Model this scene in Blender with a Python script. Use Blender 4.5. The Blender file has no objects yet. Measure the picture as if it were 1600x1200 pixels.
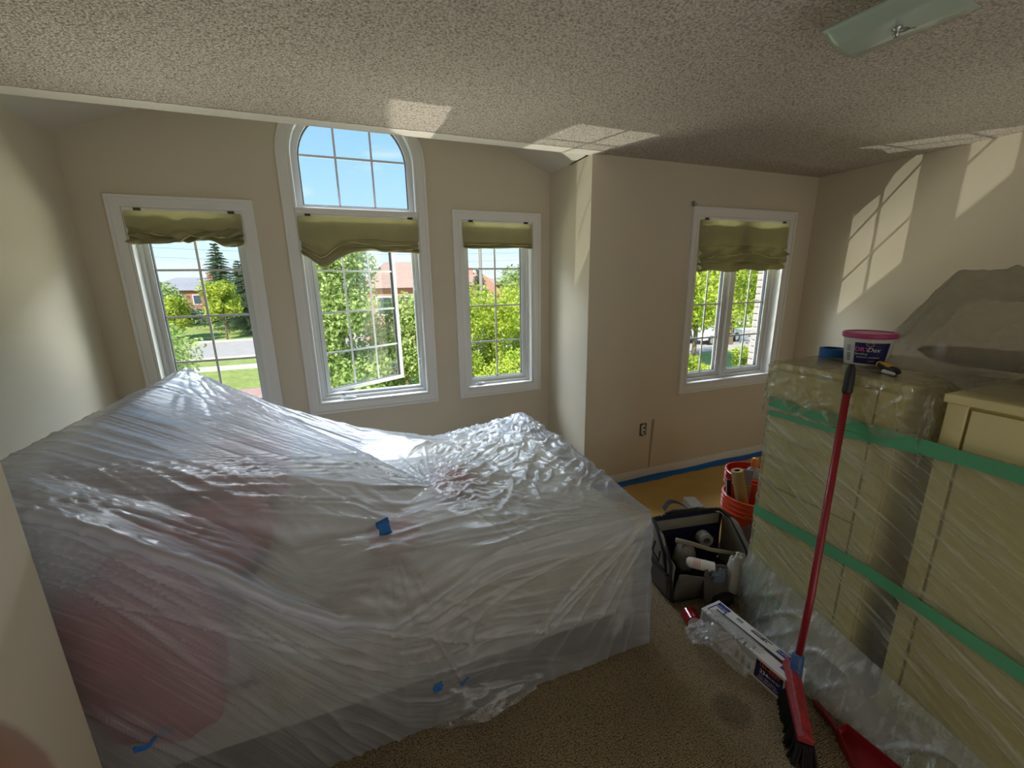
import bpy, bmesh, math, random
import numpy as np
from mathutils import Vector, Matrix
from mathutils.geometry import tessellate_polygon
random.seed(7); rng = np.random.default_rng(7)
D = bpy.data; SC = bpy.context.scene; COL = SC.collection
PI = math.pi
EYE = 1.635

# ------------------------------------------------------------------ camera, world, lights, exposure
cam = D.cameras.new('camera'); co = D.objects.new('camera', cam); COL.objects.link(co); SC.camera = co
F_PX = 651.2; YAW, PITCH, ROLL = 0.36623, 0.24141, -0.01563
cam.sensor_width = 36; cam.lens = 36 * F_PX / 1600; cam.clip_start = 0.004; cam.clip_end = 400
fw = Vector((math.sin(YAW) * math.cos(PITCH), math.cos(YAW) * math.cos(PITCH), -math.sin(PITCH)))
rt = Vector((math.cos(YAW), -math.sin(YAW), 0)); up = rt.cross(fw)
r2 = rt * math.cos(ROLL) + up * math.sin(ROLL); u2 = -rt * math.sin(ROLL) + up * math.cos(ROLL)
m = Matrix((r2, u2, -fw)).transposed().to_4x4(); m.translation = Vector((0, 0, EYE)); co.matrix_world = m
cam.dof.use_dof = True; cam.dof.focus_distance = 2.4; cam.dof.aperture_fstop = 13

def ray(px, py):
    return (r2 * (px - 800) / F_PX + u2 * (600 - py) / F_PX + fw)
def atY(px, py, y):
    d = ray(px, py); return Vector((d.x * y / d.y, y, EYE + d.z * y / d.y))

w = D.worlds.new('world'); SC.world = w; w.use_nodes = True
nt = w.node_tree; nt.nodes.clear()
wo = nt.nodes.new('ShaderNodeOutputWorld'); bg = nt.nodes.new('ShaderNodeBackground')
tc = nt.nodes.new('ShaderNodeTexCoord'); sep = nt.nodes.new('ShaderNodeSeparateXYZ')
nt.links.new(tc.outputs['Generated'], sep.inputs[0])
rp = nt.nodes.new('ShaderNodeValToRGB'); nt.links.new(sep.outputs['Z'], rp.inputs[0])
els = rp.color_ramp.elements
els[0].position = 0.0; els[0].color = (0.78, 0.90, 1.0, 1)
els[1].position = 1.0; els[1].color = (0.07, 0.22, 0.62, 1)
for p_, c_ in ((0.06, (0.66, 0.85, 1.0, 1)), (0.16, (0.42, 0.68, 1.0, 1)), (0.42, (0.20, 0.47, 0.93, 1))):
    e = els.new(p_); e.color = c_
ns = nt.nodes.new('ShaderNodeTexNoise'); ns.inputs['Scale'].default_value = 3.2; ns.inputs['Detail'].default_value = 7
mp = nt.nodes.new('ShaderNodeMapping'); mp.inputs['Scale'].default_value = (1, 1, 5)
nt.links.new(tc.outputs['Generated'], mp.inputs[0]); nt.links.new(mp.outputs[0], ns.inputs['Vector'])
cr = nt.nodes.new('ShaderNodeValToRGB'); cr.color_ramp.elements[0].position = .58; cr.color_ramp.elements[1].position = .95
nt.links.new(ns.outputs['Fac'], cr.inputs[0])
mx = nt.nodes.new('ShaderNodeMix'); mx.data_type = 'RGBA'; nt.links.new(cr.outputs[0], mx.inputs[0])
nt.links.new(rp.outputs[0], mx.inputs[6]); mx.inputs[7].default_value = (1, 1, 1, 1)
nt.links.new(mx.outputs[2], bg.inputs[0]); bg.inputs[1].default_value = 1.25
nt.links.new(bg.outputs[0], wo.inputs[0])

def light(name, kind, loc, direction, energy, color=(1, 1, 1), size=1, size_y=None, **kw):
    l = D.lights.new(name, kind); l.energy = energy; l.color = color
    if kind == 'AREA':
        l.shape = 'RECTANGLE'; l.size = size; l.size_y = size_y or size
    for k, v in kw.items(): setattr(l, k, v)
    o = D.objects.new(name, l); COL.objects.link(o); o.location = loc
    o.rotation_euler = Vector(direction).to_track_quat('-Z', 'Y').to_euler()
    return o
light('sun', 'SUN', (0, 0, 30), (0.35, 0.62, -0.70), 7.5, (1, .95, .86), angle=.01)
# sun glinting up off a car windshield below the windows
light('windshield_glint', 'SPOT', (.3, 5.7, -2.3), (1.85, -2.78, 3.55), 800, (1, .96, .84), spot_size=.80, spot_blend=.05, shadow_soft_size=.012)
# fill lamps added behind the camera to brighten the room, facing ahead and up
light('rear_fill', 'AREA', (1.3, -2.35, 1.5), (0.05, 1, -.05), 9, (1, .98, .95), 3.6, 1.7)
light('rear_fill_up', 'AREA', (1.4, -1.5, .25), (0.0, .35, 1), 22, (1, .97, .94), 3.0, 1.4)
# added out-of-view area lamps strengthening sky light and ground bounce through the windows
light('sky_fill', 'AREA', (1.2, 8.6, 7.6), (0.0, -1, -.95), 4300, (.84, .90, 1), 13, 5)
light('ground_fill', 'AREA', (1.4, 6.6, -2.7), (0.0, -.75, 1), 1250, (1, .94, .84), 8, 4)
SC.view_settings.view_transform = 'Standard'; SC.view_settings.look = 'None'
SC.view_settings.gamma = 1; SC.view_settings.use_curve_mapping = False; SC.view_settings.exposure = 0.14
try:
    SC.cycles.transparent_max_bounces = 24; SC.cycles.max_bounces = 14; SC.cycles.diffuse_bounces = 8
    SC.cycles.caustics_reflective = False; SC.cycles.caustics_refractive = False; SC.cycles.sample_clamp_indirect = 6
except Exception: pass

# ------------------------------------------------------------------ helpers
def lin(c):
    return tuple(((v / 255) / 12.92 if v / 255 <= .04045 else ((v / 255 + .055) / 1.055) ** 2.4) for v in c[:3]) + (1,)

def N(nt, t, **kw):
    n = nt.nodes.new(t)
    for k, v in kw.items():
        if k.startswith('i_'): n.inputs[k[2:].replace('_', ' ')].default_value = v
        else: setattr(n, k, v)
    return n

def mat(name, col, rough=.6, metal=0, bump=0, bscale=60, var=0, vscale=6, spec=.5, stretch=None, trans=0, coat=0, detail=4, bdist=.01, lincol=False):
    M = D.materials.new(name); M.use_nodes = True; nt = M.node_tree; b = nt.nodes['Principled BSDF']
    c = col if lincol else lin(col)
    b.inputs['Base Color'].default_value = c; b.inputs['Roughness'].default_value = rough
    b.inputs['Metallic'].default_value = metal; b.inputs['Specular IOR Level'].default_value = spec
    b.inputs['Transmission Weight'].default_value = trans; b.inputs['Coat Weight'].default_value = coat
    t = N(nt, 'ShaderNodeTexCoord'); src = t.outputs['Object']
    if stretch:
        mp = N(nt, 'ShaderNodeMapping'); mp.inputs['Scale'].default_value = stretch
        nt.links.new(src, mp.inputs[0]); src = mp.outputs[0]
    if bump:
        n = N(nt, 'ShaderNodeTexNoise', i_Scale=bscale, i_Detail=detail); nt.links.new(src, n.inputs['Vector'])
        bp = N(nt, 'ShaderNodeBump', i_Strength=bump, i_Distance=bdist); nt.links.new(n.outputs['Fac'], bp.inputs['Height'])
        nt.links.new(bp.outputs[0], b.inputs['Normal'])
    if var:
        n = N(nt, 'ShaderNodeTexNoise', i_Scale=vscale, i_Detail=5); nt.links.new(src, n.inputs['Vector'])
        mr = N(nt, 'ShaderNodeMapRange'); mr.inputs[1].default_value = .3; mr.inputs[2].default_value = .7
        mr.inputs[3].default_value = 1 - var; mr.inputs[4].default_value = 1 + var
        nt.links.new(n.outputs['Fac'], mr.inputs[0])
        mm = N(nt, 'ShaderNodeVectorMath', operation='SCALE'); mm.inputs[0].default_value = c[:3]
        nt.links.new(mr.outputs[0], mm.inputs['Scale']); nt.links.new(mm.outputs[0], b.inputs['Base Color'])
    return M

class MB:
    def __init__(s): s.v = []; s.f = []; s.uv = None
    def add(s, V, Fc):
        o = len(s.v); s.v += [tuple(p) for p in V]; s.f += [tuple(i + o for i in f) for f in Fc]; return s
    def box(s, x0, x1, y0, y1, z0, z1, M=None, bev=0):
        if bev:
            bm = bmesh.new(); bmesh.ops.create_cube(bm, size=1)
            for v in bm.verts: v.co = Vector(((x0 + x1) / 2 + v.co.x * (x1 - x0), (y0 + y1) / 2 + v.co.y * (y1 - y0), (z0 + z1) / 2 + v.co.z * (z1 - z0)))
            bmesh.ops.bevel(bm, geom=bm.edges[:], offset=bev, segments=2, affect='EDGES', profile=.5)
            V = [v.co.copy() for v in bm.verts]; Fc = [[v.index for v in f.verts] for f in bm.faces]; bm.free()
        else:
            V = [Vector(p) for p in ((x0, y0, z0), (x1, y0, z0), (x1, y1, z0), (x0, y1, z0), (x0, y0, z1), (x1, y0, z1), (x1, y1, z1), (x0, y1, z1))]
            Fc = [(0, 3, 2, 1), (4, 5, 6, 7), (0, 1, 5, 4), (1, 2, 6, 5), (2, 3, 7, 6), (3, 0, 4, 7)]
        if M is not None: V = [M @ p for p in V]
        return s.add(V, Fc)
    def tube(s, pts, r, n=8, cap=True):
        pts = [Vector(p) for p in pts]; k = len(pts); rs = r if hasattr(r, '__len__') else [r] * k
        V = []; t0 = (pts[1] - pts[0]).normalized(); a = t0.orthogonal().normalized()
        for i, p in enumerate(pts):
            t = (pts[min(i + 1, k - 1)] - pts[max(i - 1, 0)]).normalized()
            a = (a - t * a.dot(t)).normalized(); b = t.cross(a)
            for j in range(n):
                q = 2 * PI * j / n; V.append(p + (a * math.cos(q) + b * math.sin(q)) * rs[i])
        Fc = [(i * n + j, i * n + (j + 1) % n, (i + 1) * n + (j + 1) % n, (i + 1) * n + j) for i in range(k - 1) for j in range(n)]
        if cap: Fc += [tuple(range(n - 1, -1, -1)), tuple(range((k - 1) * n, k * n))]
        return s.add(V, Fc)
    def lathe(s, prof, M=None, n=32):
        V = []; k = len(prof)
        for r, z in prof:
            for j in range(n): V.append(Vector((r * math.cos(2 * PI * j / n), r * math.sin(2 * PI * j / n), z)))
        if M is not None: V = [M @ p for p in V]
        Fc = [(i * n + j, i * n + (j + 1) % n, (i + 1) * n + (j + 1) % n, (i + 1) * n + j) for i in range(k - 1) for j in range(n)]
        if prof[0][0] > 1e-5: pass
        return s.add(V, Fc)
    def grid(s, P, flip=False):
        n, k = P.shape[:2]
        idx = np.arange(n * k).reshape(n, k)
        q = np.stack([idx[:-1, :-1], idx[1:, :-1], idx[1:, 1:], idx[:-1, 1:]], -1).reshape(-1, 4)
        if flip: q = q[:, ::-1]
        return s.add(P.reshape(-1, 3), q.tolist())
    def prism(s, outer, holes, fn, a, b):
        """polygon with holes in 2-D, mapped by fn(u, v, depth), solid from depth a to b"""
        loops = [outer] + list(holes); flat = [p for l in loops for p in l]
        tris = tessellate_polygon([[Vector((p[0], p[1], 0)) for p in l] for l in loops]); n = len(flat)
        V = [fn(p[0], p[1], a) for p in flat] + [fn(p[0], p[1], b) for p in flat]
        Fc = [tuple(t) for t in tris] + [tuple(i + n for i in reversed(t)) for t in tris]; o = 0
        for l in loops:
            k = len(l)
            for i in range(k): Fc.append((o + i, o + (i + 1) % k, o + (i + 1) % k + n, o + i + n))
            o += k
        return s.add(V, Fc)

def mesh(name, mb, m, smooth=False):
    me = D.meshes.new(name); me.from_pydata([tuple(v) for v in mb.v], [], mb.f); me.validate(); me.update()
    if m: me.materials.append(m)
    bm = bmesh.new(); bm.from_mesh(me); bmesh.ops.recalc_face_normals(bm, faces=bm.faces[:]) if len(me.polygons) < 40000 else None
    bm.to_mesh(me); bm.free()
    if smooth: me.shade_smooth() if smooth is True else me.set_sharp_from_angle(angle=smooth) if False else None
    if smooth:
        for p in me.polygons: p.use_smooth = True
        if smooth is not True:
            try: me.set_sharp_from_angle(angle=smooth)
            except Exception: pass
    return me

def thing(name, label, cat, loc=(0, 0, 0), rotz=0, group=None):
    o = D.objects.new(name, None); COL.objects.link(o); o.location = loc; o.rotation_euler = (0, 0, rotz); o.empty_display_size = .05
    o['label'] = label; o['category'] = cat
    if group: o['group'] = group
    return o
def root_loc(t):
    p = Vector((0, 0, 0))
    while t is not None: p += t.location; t = t.parent
    return p
def part(T, name, mb, m, smooth=False, local=False, label=None, stuff=False):
    """a mesh child; vertices in world space unless local"""
    if not local:
        L = root_loc(T)
        mb.v = [(p[0] - L.x, p[1] - L.y, p[2] - L.z) for p in mb.v]
    o = D.objects.new(name, mesh(name, mb, m, smooth)); COL.objects.link(o); o.parent = T
    if label: o['label'] = label
    if stuff: o['kind'] = 'stuff'
    return o
def solo(name, mb, m, label, cat, smooth=False, group=None, origin=None):
    if origin is not None: mb.v = [(p[0] - origin[0], p[1] - origin[1], p[2] - origin[2]) for p in mb.v]
    o = D.objects.new(name, mesh(name, mb, m, smooth)); COL.objects.link(o); o['label'] = label; o['category'] = cat
    if origin is not None: o.location = origin
    if group: o['group'] = group
    return o
def struct(name, mb, m, smooth=False):
    o = D.objects.new(name, mesh(name, mb, m, smooth)); COL.objects.link(o); o['kind'] = 'structure'; return o
def modifier(o, kind, **kw):
    md = o.modifiers.new(kind.lower(), kind)
    for k, v in kw.items(): setattr(md, k, v)
    return md
def rotM(center, axis, ang):
    c = Vector(center); return Matrix.Translation(c) @ Matrix.Rotation(ang, 4, axis) @ Matrix.Translation(-c)
def frameM(origin, xaxis, zaxis):
    z = Vector(zaxis).normalized(); x = Vector(xaxis); x = (x - z * x.dot(z)).normalized(); y = z.cross(x)
    M = Matrix((x, y, z)).transposed().to_4x4(); M.translation = Vector(origin); return M

# numpy value noise
_T = rng.random((256, 256))
def vn(u, v, seed=0):
    u = np.asarray(u, float) + seed * 17.3; v = np.asarray(v, float) + seed * 9.1
    i = np.floor(u).astype(int); j = np.floor(v).astype(int); a = u - i; b = v - j
    a = a * a * (3 - 2 * a); b = b * b * (3 - 2 * b)
    g = lambda x, y: _T[x % 256, y % 256]
    return (g(i, j) * (1 - a) + g(i + 1, j) * a) * (1 - b) + (g(i, j + 1) * (1 - a) + g(i + 1, j + 1) * a) * b
def ridge(u, v, seed=0, p=4): return (1 - np.abs(2 * vn(u, v, seed) - 1)) ** p
def smooth2(A, k):
    for _ in range(k):
        B = np.pad(A, 1, mode='edge'); A = (B[:-2, 1:-1] + B[2:, 1:-1] + B[1:-1, :-2] + B[1:-1, 2:] + 4 * A) / 8
    return A
def tri_height(X, Y, pts, tris):
    Z = np.full(X.shape, np.nan)
    for t in tris:
        (x1, y1, z1), (x2, y2, z2), (x3, y3, z3) = [pts[i] for i in t]
        d = (y2 - y3) * (x1 - x3) + (x3 - x2) * (y1 - y3)
        a = ((y2 - y3) * (X - x3) + (x3 - x2) * (Y - y3)) / d; b = ((y3 - y1) * (X - x3) + (x1 - x3) * (Y - y3)) / d; c = 1 - a - b
        ok = (a >= -1e-4) & (b >= -1e-4) & (c >= -1e-4)
        Z = np.where(ok & np.isnan(Z), a * z1 + b * z2 + c * z3, Z)
    return Z
def normals(P):
    du = np.gradient(P, axis=0); dv = np.gradient(P, axis=1); n = np.cross(du, dv)
    return n / (np.linalg.norm(n, axis=-1, keepdims=True) + 1e-9)

def text_mb(s, size, M, font_shear=0, extrude=.0004, bold=0):
    cu = D.curves.new('lettering', 'FONT'); cu.body = s; cu.size = size; cu.align_x = 'CENTER'; cu.align_y = 'CENTER'
    cu.shear = font_shear; cu.extrude = extrude; cu.offset = bold; cu.resolution_u = 3
    o = D.objects.new('lettering', cu); COL.objects.link(o); bpy.context.view_layer.update()
    me = D.meshes.new_from_object(o.evaluated_get(bpy.context.evaluated_depsgraph_get()))
    mb = MB(); mb.add([M @ v.co for v in me.vertices], [tuple(p.vertices) for p in me.polygons])
    D.objects.remove(o); D.curves.remove(cu); D.meshes.remove(me); return mb

# ------------------------------------------------------------------ materials
WALLC = (208, 199, 180)
def wall_mat():
    M = mat('painted_wall', WALLC, .75, bump=.12, bscale=220, var=.02, vscale=1.5, bdist=.002); return M
M_wall = wall_mat()
def ceiling_mat():
    M = D.materials.new('popcorn_ceiling'); M.use_nodes = True; nt = M.node_tree; b = nt.nodes['Principled BSDF']
    b.inputs['Roughness'].default_value = .95; b.inputs['Specular IOR Level'].default_value = .1
    t = N(nt, 'ShaderNodeTexCoord')
    v = N(nt, 'ShaderNodeTexVoronoi', i_Scale=130); v.feature = 'SMOOTH_F1'
    n = N(nt, 'ShaderNodeTexNoise', i_Scale=230, i_Detail=3); n2 = N(nt, 'ShaderNodeTexNoise', i_Scale=95, i_Detail=4)
    for q in (v, n, n2): nt.links.new(t.outputs['Object'], q.inputs['Vector'])
    a = N(nt, 'ShaderNodeMath', operation='SUBTRACT'); nt.links.new(n.outputs['Fac'], a.inputs[0]); nt.links.new(v.outputs['Distance'], a.inputs[1])
    a2 = N(nt, 'ShaderNodeMath', operation='ADD'); nt.links.new(a.outputs[0], a2.inputs[0]); nt.links.new(n2.outputs['Fac'], a2.inputs[1])
    bp = N(nt, 'ShaderNodeBump', i_Strength=1, i_Distance=.010); nt.links.new(a2.outputs[0], bp.inputs['Height']); nt.links.new(bp.outputs[0], b.inputs['Normal'])
    r = N(nt, 'ShaderNodeValToRGB'); r.color_ramp.elements[0].position = .25; r.color_ramp.elements[1].position = .75
    r.color_ramp.elements[0].color = lin((160, 150, 140)); r.color_ramp.elements[1].color = lin((222, 212, 200))
    nt.links.new(a2.outputs[0], r.inputs[0]); nt.links.new(r.outputs[0], b.inputs['Base Color']); return M
M_ceil = ceiling_mat()
M_ceil_smooth = mat('smooth_ceiling_paint', (208, 202, 192), .9, bump=.2, bscale=180, bdist=.003)
M_trim = mat('white_trim_paint', (226, 226, 224), .35, bump=.05, bscale=90, bdist=.002)
M_vinyl = mat('white_window_vinyl', (212, 214, 214), .3)
M_darkgasket = mat('dark_glazing_gasket', (60, 62, 64), .6)
def carpet_mat():
    M = D.materials.new('berber_carpet'); M.use_nodes = True; nt = M.node_tree; b = nt.nodes['Principled BSDF']
    b.inputs['Roughness'].default_value = 1; b.inputs['Specular IOR Level'].default_value = .05
    t = N(nt, 'ShaderNodeTexCoord'); mp = N(nt, 'ShaderNodeMapping'); mp.inputs['Rotation'].default_value = (0, 0, .05); mp.inputs['Scale'].default_value = (1, 1.35, 1)
    nt.links.new(t.outputs['Object'], mp.inputs[0])
    nd = N(nt, 'ShaderNodeTexNoise', i_Scale=25, i_Detail=2); nt.links.new(mp.outputs[0], nd.inputs['Vector'])
    ad = N(nt, 'ShaderNodeVectorMath', operation='MULTIPLY_ADD'); ad.inputs[1].default_value = (.006, .006, .006)
    nt.links.new(nd.outputs['Color'], ad.inputs[0]); nt.links.new(mp.outputs[0], ad.inputs[2])
    v = N(nt, 'ShaderNodeTexVoronoi', i_Scale=120, i_Randomness=.55); nt.links.new(ad.outputs[0], v.inputs['Vector'])
    bp = N(nt, 'ShaderNodeBump', i_Strength=1, i_Distance=.008); bp.invert = True
    nt.links.new(v.outputs['Distance'], bp.inputs['Height']); nt.links.new(bp.outputs[0], b.inputs['Normal'])
    r = N(nt, 'ShaderNodeValToRGB'); r.color_ramp.elements[0].color = lin((198, 180, 148)); r.color_ramp.elements[1].color = lin((112, 98, 76)); r.color_ramp.elements[1].position = .75
    nt.links.new(v.outputs['Distance'], r.inputs[0])
    n = N(nt, 'ShaderNodeTexNoise', i_Scale=2.4, i_Detail=6); nt.links.new(t.outputs['Object'], n.inputs['Vector'])
    n3 = N(nt, 'ShaderNodeTexNoise', i_Scale=90, i_Detail=2); nt.links.new(t.outputs['Object'], n3.inputs['Vector'])
    mr = N(nt, 'ShaderNodeMapRange'); mr.inputs[1].default_value = .3; mr.inputs[2].default_value = .7; mr.inputs[3].default_value = .8; mr.inputs[4].default_value = 1.12
    nt.links.new(n.outputs['Fac'], mr.inputs[0])
    # worn dark stain with a shape of its own
    sp = N(nt, 'ShaderNodeVectorMath', operation='DISTANCE'); sp.inputs[1].default_value = (1.235, .885, 0); nt.links.new(t.outputs['Object'], sp.inputs[0])
    dn = N(nt, 'ShaderNodeMath', operation='MULTIPLY_ADD'); dn.inputs[1].default_value = .035; nt.links.new(n3.outputs['Fac'], dn.inputs[0]); nt.links.new(sp.outputs['Value'], dn.inputs[2])
    ms = N(nt, 'ShaderNodeMapRange'); ms.inputs[1].default_value = .072; ms.inputs[2].default_value = .10; ms.inputs[3].default_value = .62; ms.inputs[4].default_value = 1
    nt.links.new(dn.outputs[0], ms.inputs[0])
    mu = N(nt, 'ShaderNodeMath', operation='MULTIPLY'); nt.links.new(mr.outputs[0], mu.inputs[0]); nt.links.new(ms.outputs[0], mu.inputs[1])
    sc = N(nt, 'ShaderNodeVectorMath', operation='SCALE'); nt.links.new(r.outputs[0], sc.inputs[0]); nt.links.new(mu.outputs[0], sc.inputs['Scale'])
    nt.links.new(sc.outputs[0], b.inputs['Base Color']); return M
M_carpet = carpet_mat()
def facing(nt, p, lo, hi, normal=None):
    l = N(nt, 'ShaderNodeLayerWeight', i_Blend=.5)
    if normal is not None: nt.links.new(normal, l.inputs['Normal'])
    q = N(nt, 'ShaderNodeMath', operation='POWER'); q.inputs[1].default_value = p; nt.links.new(l.outputs['Facing'], q.inputs[0])
    r = N(nt, 'ShaderNodeMath', operation='MULTIPLY_ADD'); r.inputs[1].default_value = hi - lo; r.inputs[2].default_value = lo; nt.links.new(q.outputs[0], r.inputs[0]); return r.outputs[0]
def glass_mat():
    M = D.materials.new('window_glass'); M.use_nodes = True; nt = M.node_tree; nt.nodes.clear()
    o = N(nt, 'ShaderNodeOutputMaterial'); t = N(nt, 'ShaderNodeBsdfTransparent'); t.inputs[0].default_value = (.95, .97, .96, 1)
    g = N(nt, 'ShaderNodeBsdfGlossy', i_Roughness=.02); f = facing(nt, 4.5, .03, .5); x = N(nt, 'ShaderNodeMixShader')
    nt.links.new(f, x.inputs[0]); nt.links.new(t.outputs[0], x.inputs[1]); nt.links.new(g.outputs[0], x.inputs[2]); nt.links.new(x.outputs[0], o.inputs[0]); return M
M_glass = glass_mat()
def film_mat(name, tint, haze, bscale=(60, 8, 60), bstr=.5, gloss=1.0, rough=.16, hazevar=.25, transl=.5, ior=1.45, bdist=.004, vscale=5, streak=0.0, sscale=(3, 60, 1)):
    """thin polyethylene: mostly clear, partly milky, with sharp glossy creases"""
    M = D.materials.new(name); M.use_nodes = True; nt = M.node_tree; nt.nodes.clear()
    o = N(nt, 'ShaderNodeOutputMaterial'); t = N(nt, 'ShaderNodeBsdfTransparent'); t.inputs[0].default_value = tuple(.5 + .5 * c for c in lin(tint)[:3]) + (1,)
    df = N(nt, 'ShaderNodeBsdfDiffuse'); df.inputs[0].default_value = lin(tint); tl = N(nt, 'ShaderNodeBsdfTranslucent'); tl.inputs[0].default_value = lin(tint)
    g = N(nt, 'ShaderNodeBsdfGlossy', i_Roughness=rough); uv = N(nt, 'ShaderNodeTexCoord'); mp = N(nt, 'ShaderNodeMapping'); mp.inputs['Scale'].default_value = bscale; nt.links.new(uv.outputs['UV'], mp.inputs[0])
    n1 = N(nt, 'ShaderNodeTexNoise', i_Scale=1, i_Detail=5, i_Distortion=.6); nt.links.new(mp.outputs[0], n1.inputs['Vector'])
    n2 = N(nt, 'ShaderNodeTexNoise', i_Scale=28, i_Detail=5, i_Distortion=1.2); nt.links.new(uv.outputs['Object'], n2.inputs['Vector'])
    ad = N(nt, 'ShaderNodeMath', operation='MULTIPLY_ADD'); ad.inputs[1].default_value = .35; nt.links.new(n2.outputs['Fac'], ad.inputs[0]); nt.links.new(n1.outputs['Fac'], ad.inputs[2])
    bp = N(nt, 'ShaderNodeBump', i_Strength=bstr, i_Distance=bdist); nt.links.new(ad.outputs[0], bp.inputs['Height'])
    for q in (df, tl, g): nt.links.new(bp.outputs[0], q.inputs['Normal'])
    f = facing(nt, 3.0, .05 * gloss, .75 * gloss, bp.outputs[0])
    m1 = N(nt, 'ShaderNodeMixShader'); m1.inputs[0].default_value = transl; nt.links.new(df.outputs[0], m1.inputs[1]); nt.links.new(tl.outputs[0], m1.inputs[2])
    n3 = N(nt, 'ShaderNodeTexNoise', i_Scale=vscale, i_Detail=4); nt.links.new(uv.outputs['Object'], n3.inputs['Vector'])
    mr = N(nt, 'ShaderNodeMapRange'); mr.inputs[1].default_value = .3; mr.inputs[2].default_value = .7; mr.inputs[3].default_value = max(0, haze - hazevar / 2); mr.inputs[4].default_value = min(1, haze + hazevar / 2)
    nt.links.new(n3.outputs['Fac'], mr.inputs[0])
    hz_ = mr.outputs[0]
    if streak:
        mp2 = N(nt, 'ShaderNodeMapping'); mp2.inputs['Scale'].default_value = sscale; nt.links.new(uv.outputs['UV'], mp2.inputs[0])
        n4 = N(nt, 'ShaderNodeTexNoise', i_Scale=1, i_Detail=4, i_Distortion=.8); nt.links.new(mp2.outputs[0], n4.inputs['Vector'])
        m4 = N(nt, 'ShaderNodeMapRange'); m4.inputs[1].default_value = .52; m4.inputs[2].default_value = .72; m4.inputs[3].default_value = 0; m4.inputs[4].default_value = streak; nt.links.new(n4.outputs['Fac'], m4.inputs[0])
        a4 = N(nt, 'ShaderNodeMath', operation='ADD', use_clamp=True); nt.links.new(hz_, a4.inputs[0]); nt.links.new(m4.outputs[0], a4.inputs[1]); hz_ = a4.outputs[0]
    at = N(nt, 'ShaderNodeAttribute', attribute_name='fold_haze'); a5 = N(nt, 'ShaderNodeMath', operation='ADD', use_clamp=True); nt.links.new(hz_, a5.inputs[0]); nt.links.new(at.outputs['Fac'], a5.inputs[1]); hz_ = a5.outputs[0]
    m2 = N(nt, 'ShaderNodeMixShader'); nt.links.new(hz_, m2.inputs[0]); nt.links.new(t.outputs[0], m2.inputs[1]); nt.links.new(m1.outputs[0], m2.inputs[2])
    m3 = N(nt, 'ShaderNodeMixShader'); nt.links.new(f, m3.inputs[0])
    nt.links.new(m2.outputs[0], m3.inputs[1]); nt.links.new(g.outputs[0], m3.inputs[2]); nt.links.new(m3.outputs[0], o.inputs[0]); return M
def set_fold_haze(o, A):
    at = o.data.attributes.new('fold_haze', 'FLOAT', 'POINT'); at.data.foreach_set('value', np.clip(A, 0, .8).astype(np.float32).ravel())
def set_uv(o, U):
    me = o.data; uvl = me.uv_layers.new(name='UVMap'); idx = np.empty(len(me.loops), int); me.loops.foreach_get('vertex_index', idx)
    uvl.data.foreach_set('uv', U.reshape(-1, 2)[idx].astype(np.float32).ravel())
# ------------------------------------------------------------------ room shell
YA, YB, XL, XS, XR, YR, CH = 3.24, 2.61, -1.40, 1.592, 3.786, -2.5, 2.44
fy = lambda u, v, d: (u, d, v)      # polygon in x-z, depth along y
fx = lambda u, v, d: (d, u, v)      # polygon in y-z, depth along x
fz = lambda u, v, d: (u, v, d)
def rect(x0, x1, z0, z1): return [(x0, z0), (x1, z0), (x1, z1), (x0, z1)]
def arch(x0, x1, z0, zs, zt, n=28):
    c = (x0 + x1) / 2; r = (x1 - x0) / 2
    return [(x0, z0), (x1, z0)] + [(c + r * math.cos(PI * i / n), zs + (zt - zs) * math.sin(PI * i / n)) for i in range(n + 1)]
CW = .068
W1 = (-1.238, -.498, .712, 2.155); W2 = (-.332, .602, .712, 2.88); W3 = (.782, 1.502, .712, 2.155); W4 = (2.458, 3.558, .714, 2.155)
inn = lambda W: rect(W[0] + CW, W[1] - CW, W[2] + CW, W[3] - CW)
arch_in = arch(W2[0] + CW, W2[1] - CW, W2[2] + CW, 2.44, 2.812)
XM = (XL + XS) / 2; PEAK = CH + .42 * (XS - XM)
struct('floor', MB().box(XL - .3, XR + .3, YR - .2, YA + .3, -.2, 0), M_carpet)
# window walls
mb = MB().prism([(XL - .2, -.2), (XS + .13, -.2), (XS + .13, CH + .1), (XS, CH + .01), (XM, PEAK + .02), (XL, CH + .01), (XL - .2, CH + .1)], [inn(W1), arch_in, inn(W3)], fy, YA, YA + .165)
struct('wall_back', mb, M_wall)
mb = MB().prism(rect(XS + .001, XR + .2, -.2, CH + .02), [inn(W4)], fy, YB, YB + .165)
struct('wall_back_right', mb, M_wall)
struct('wall_alcove', MB().box(XS, XS + .16, YB + .002, YA + .1, -.2, CH + .02), M_wall)
struct('wall_left', MB().box(XL - .2, XL, 1.1, YA + .2, -.2, CH + .03), M_wall)
struct('wall_right', MB().box(XR, XR + .2, YR - .2, YB + .2, -.2, CH + .03), M_wall)
struct('wall_front', MB().box(XL - .2, XR + .2, YR - .2, YR, -.2, CH + .03), M_wall)
struct('wall_closet', MB().box(XL - .2, -.682, YR, 1.1, -.2, CH + .03, bev=.006), M_wall)
# ceilings: flat popcorn slab, a smooth painted strip along its free edge, vaulted alcove
struct('ceiling', MB().box(XL - .2, XR + .2, YR - .2, YB - .058, CH, CH + .2).box(XS, XR + .2, YB - .06, YB + .3, CH, CH + .2), M_ceil)
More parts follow.
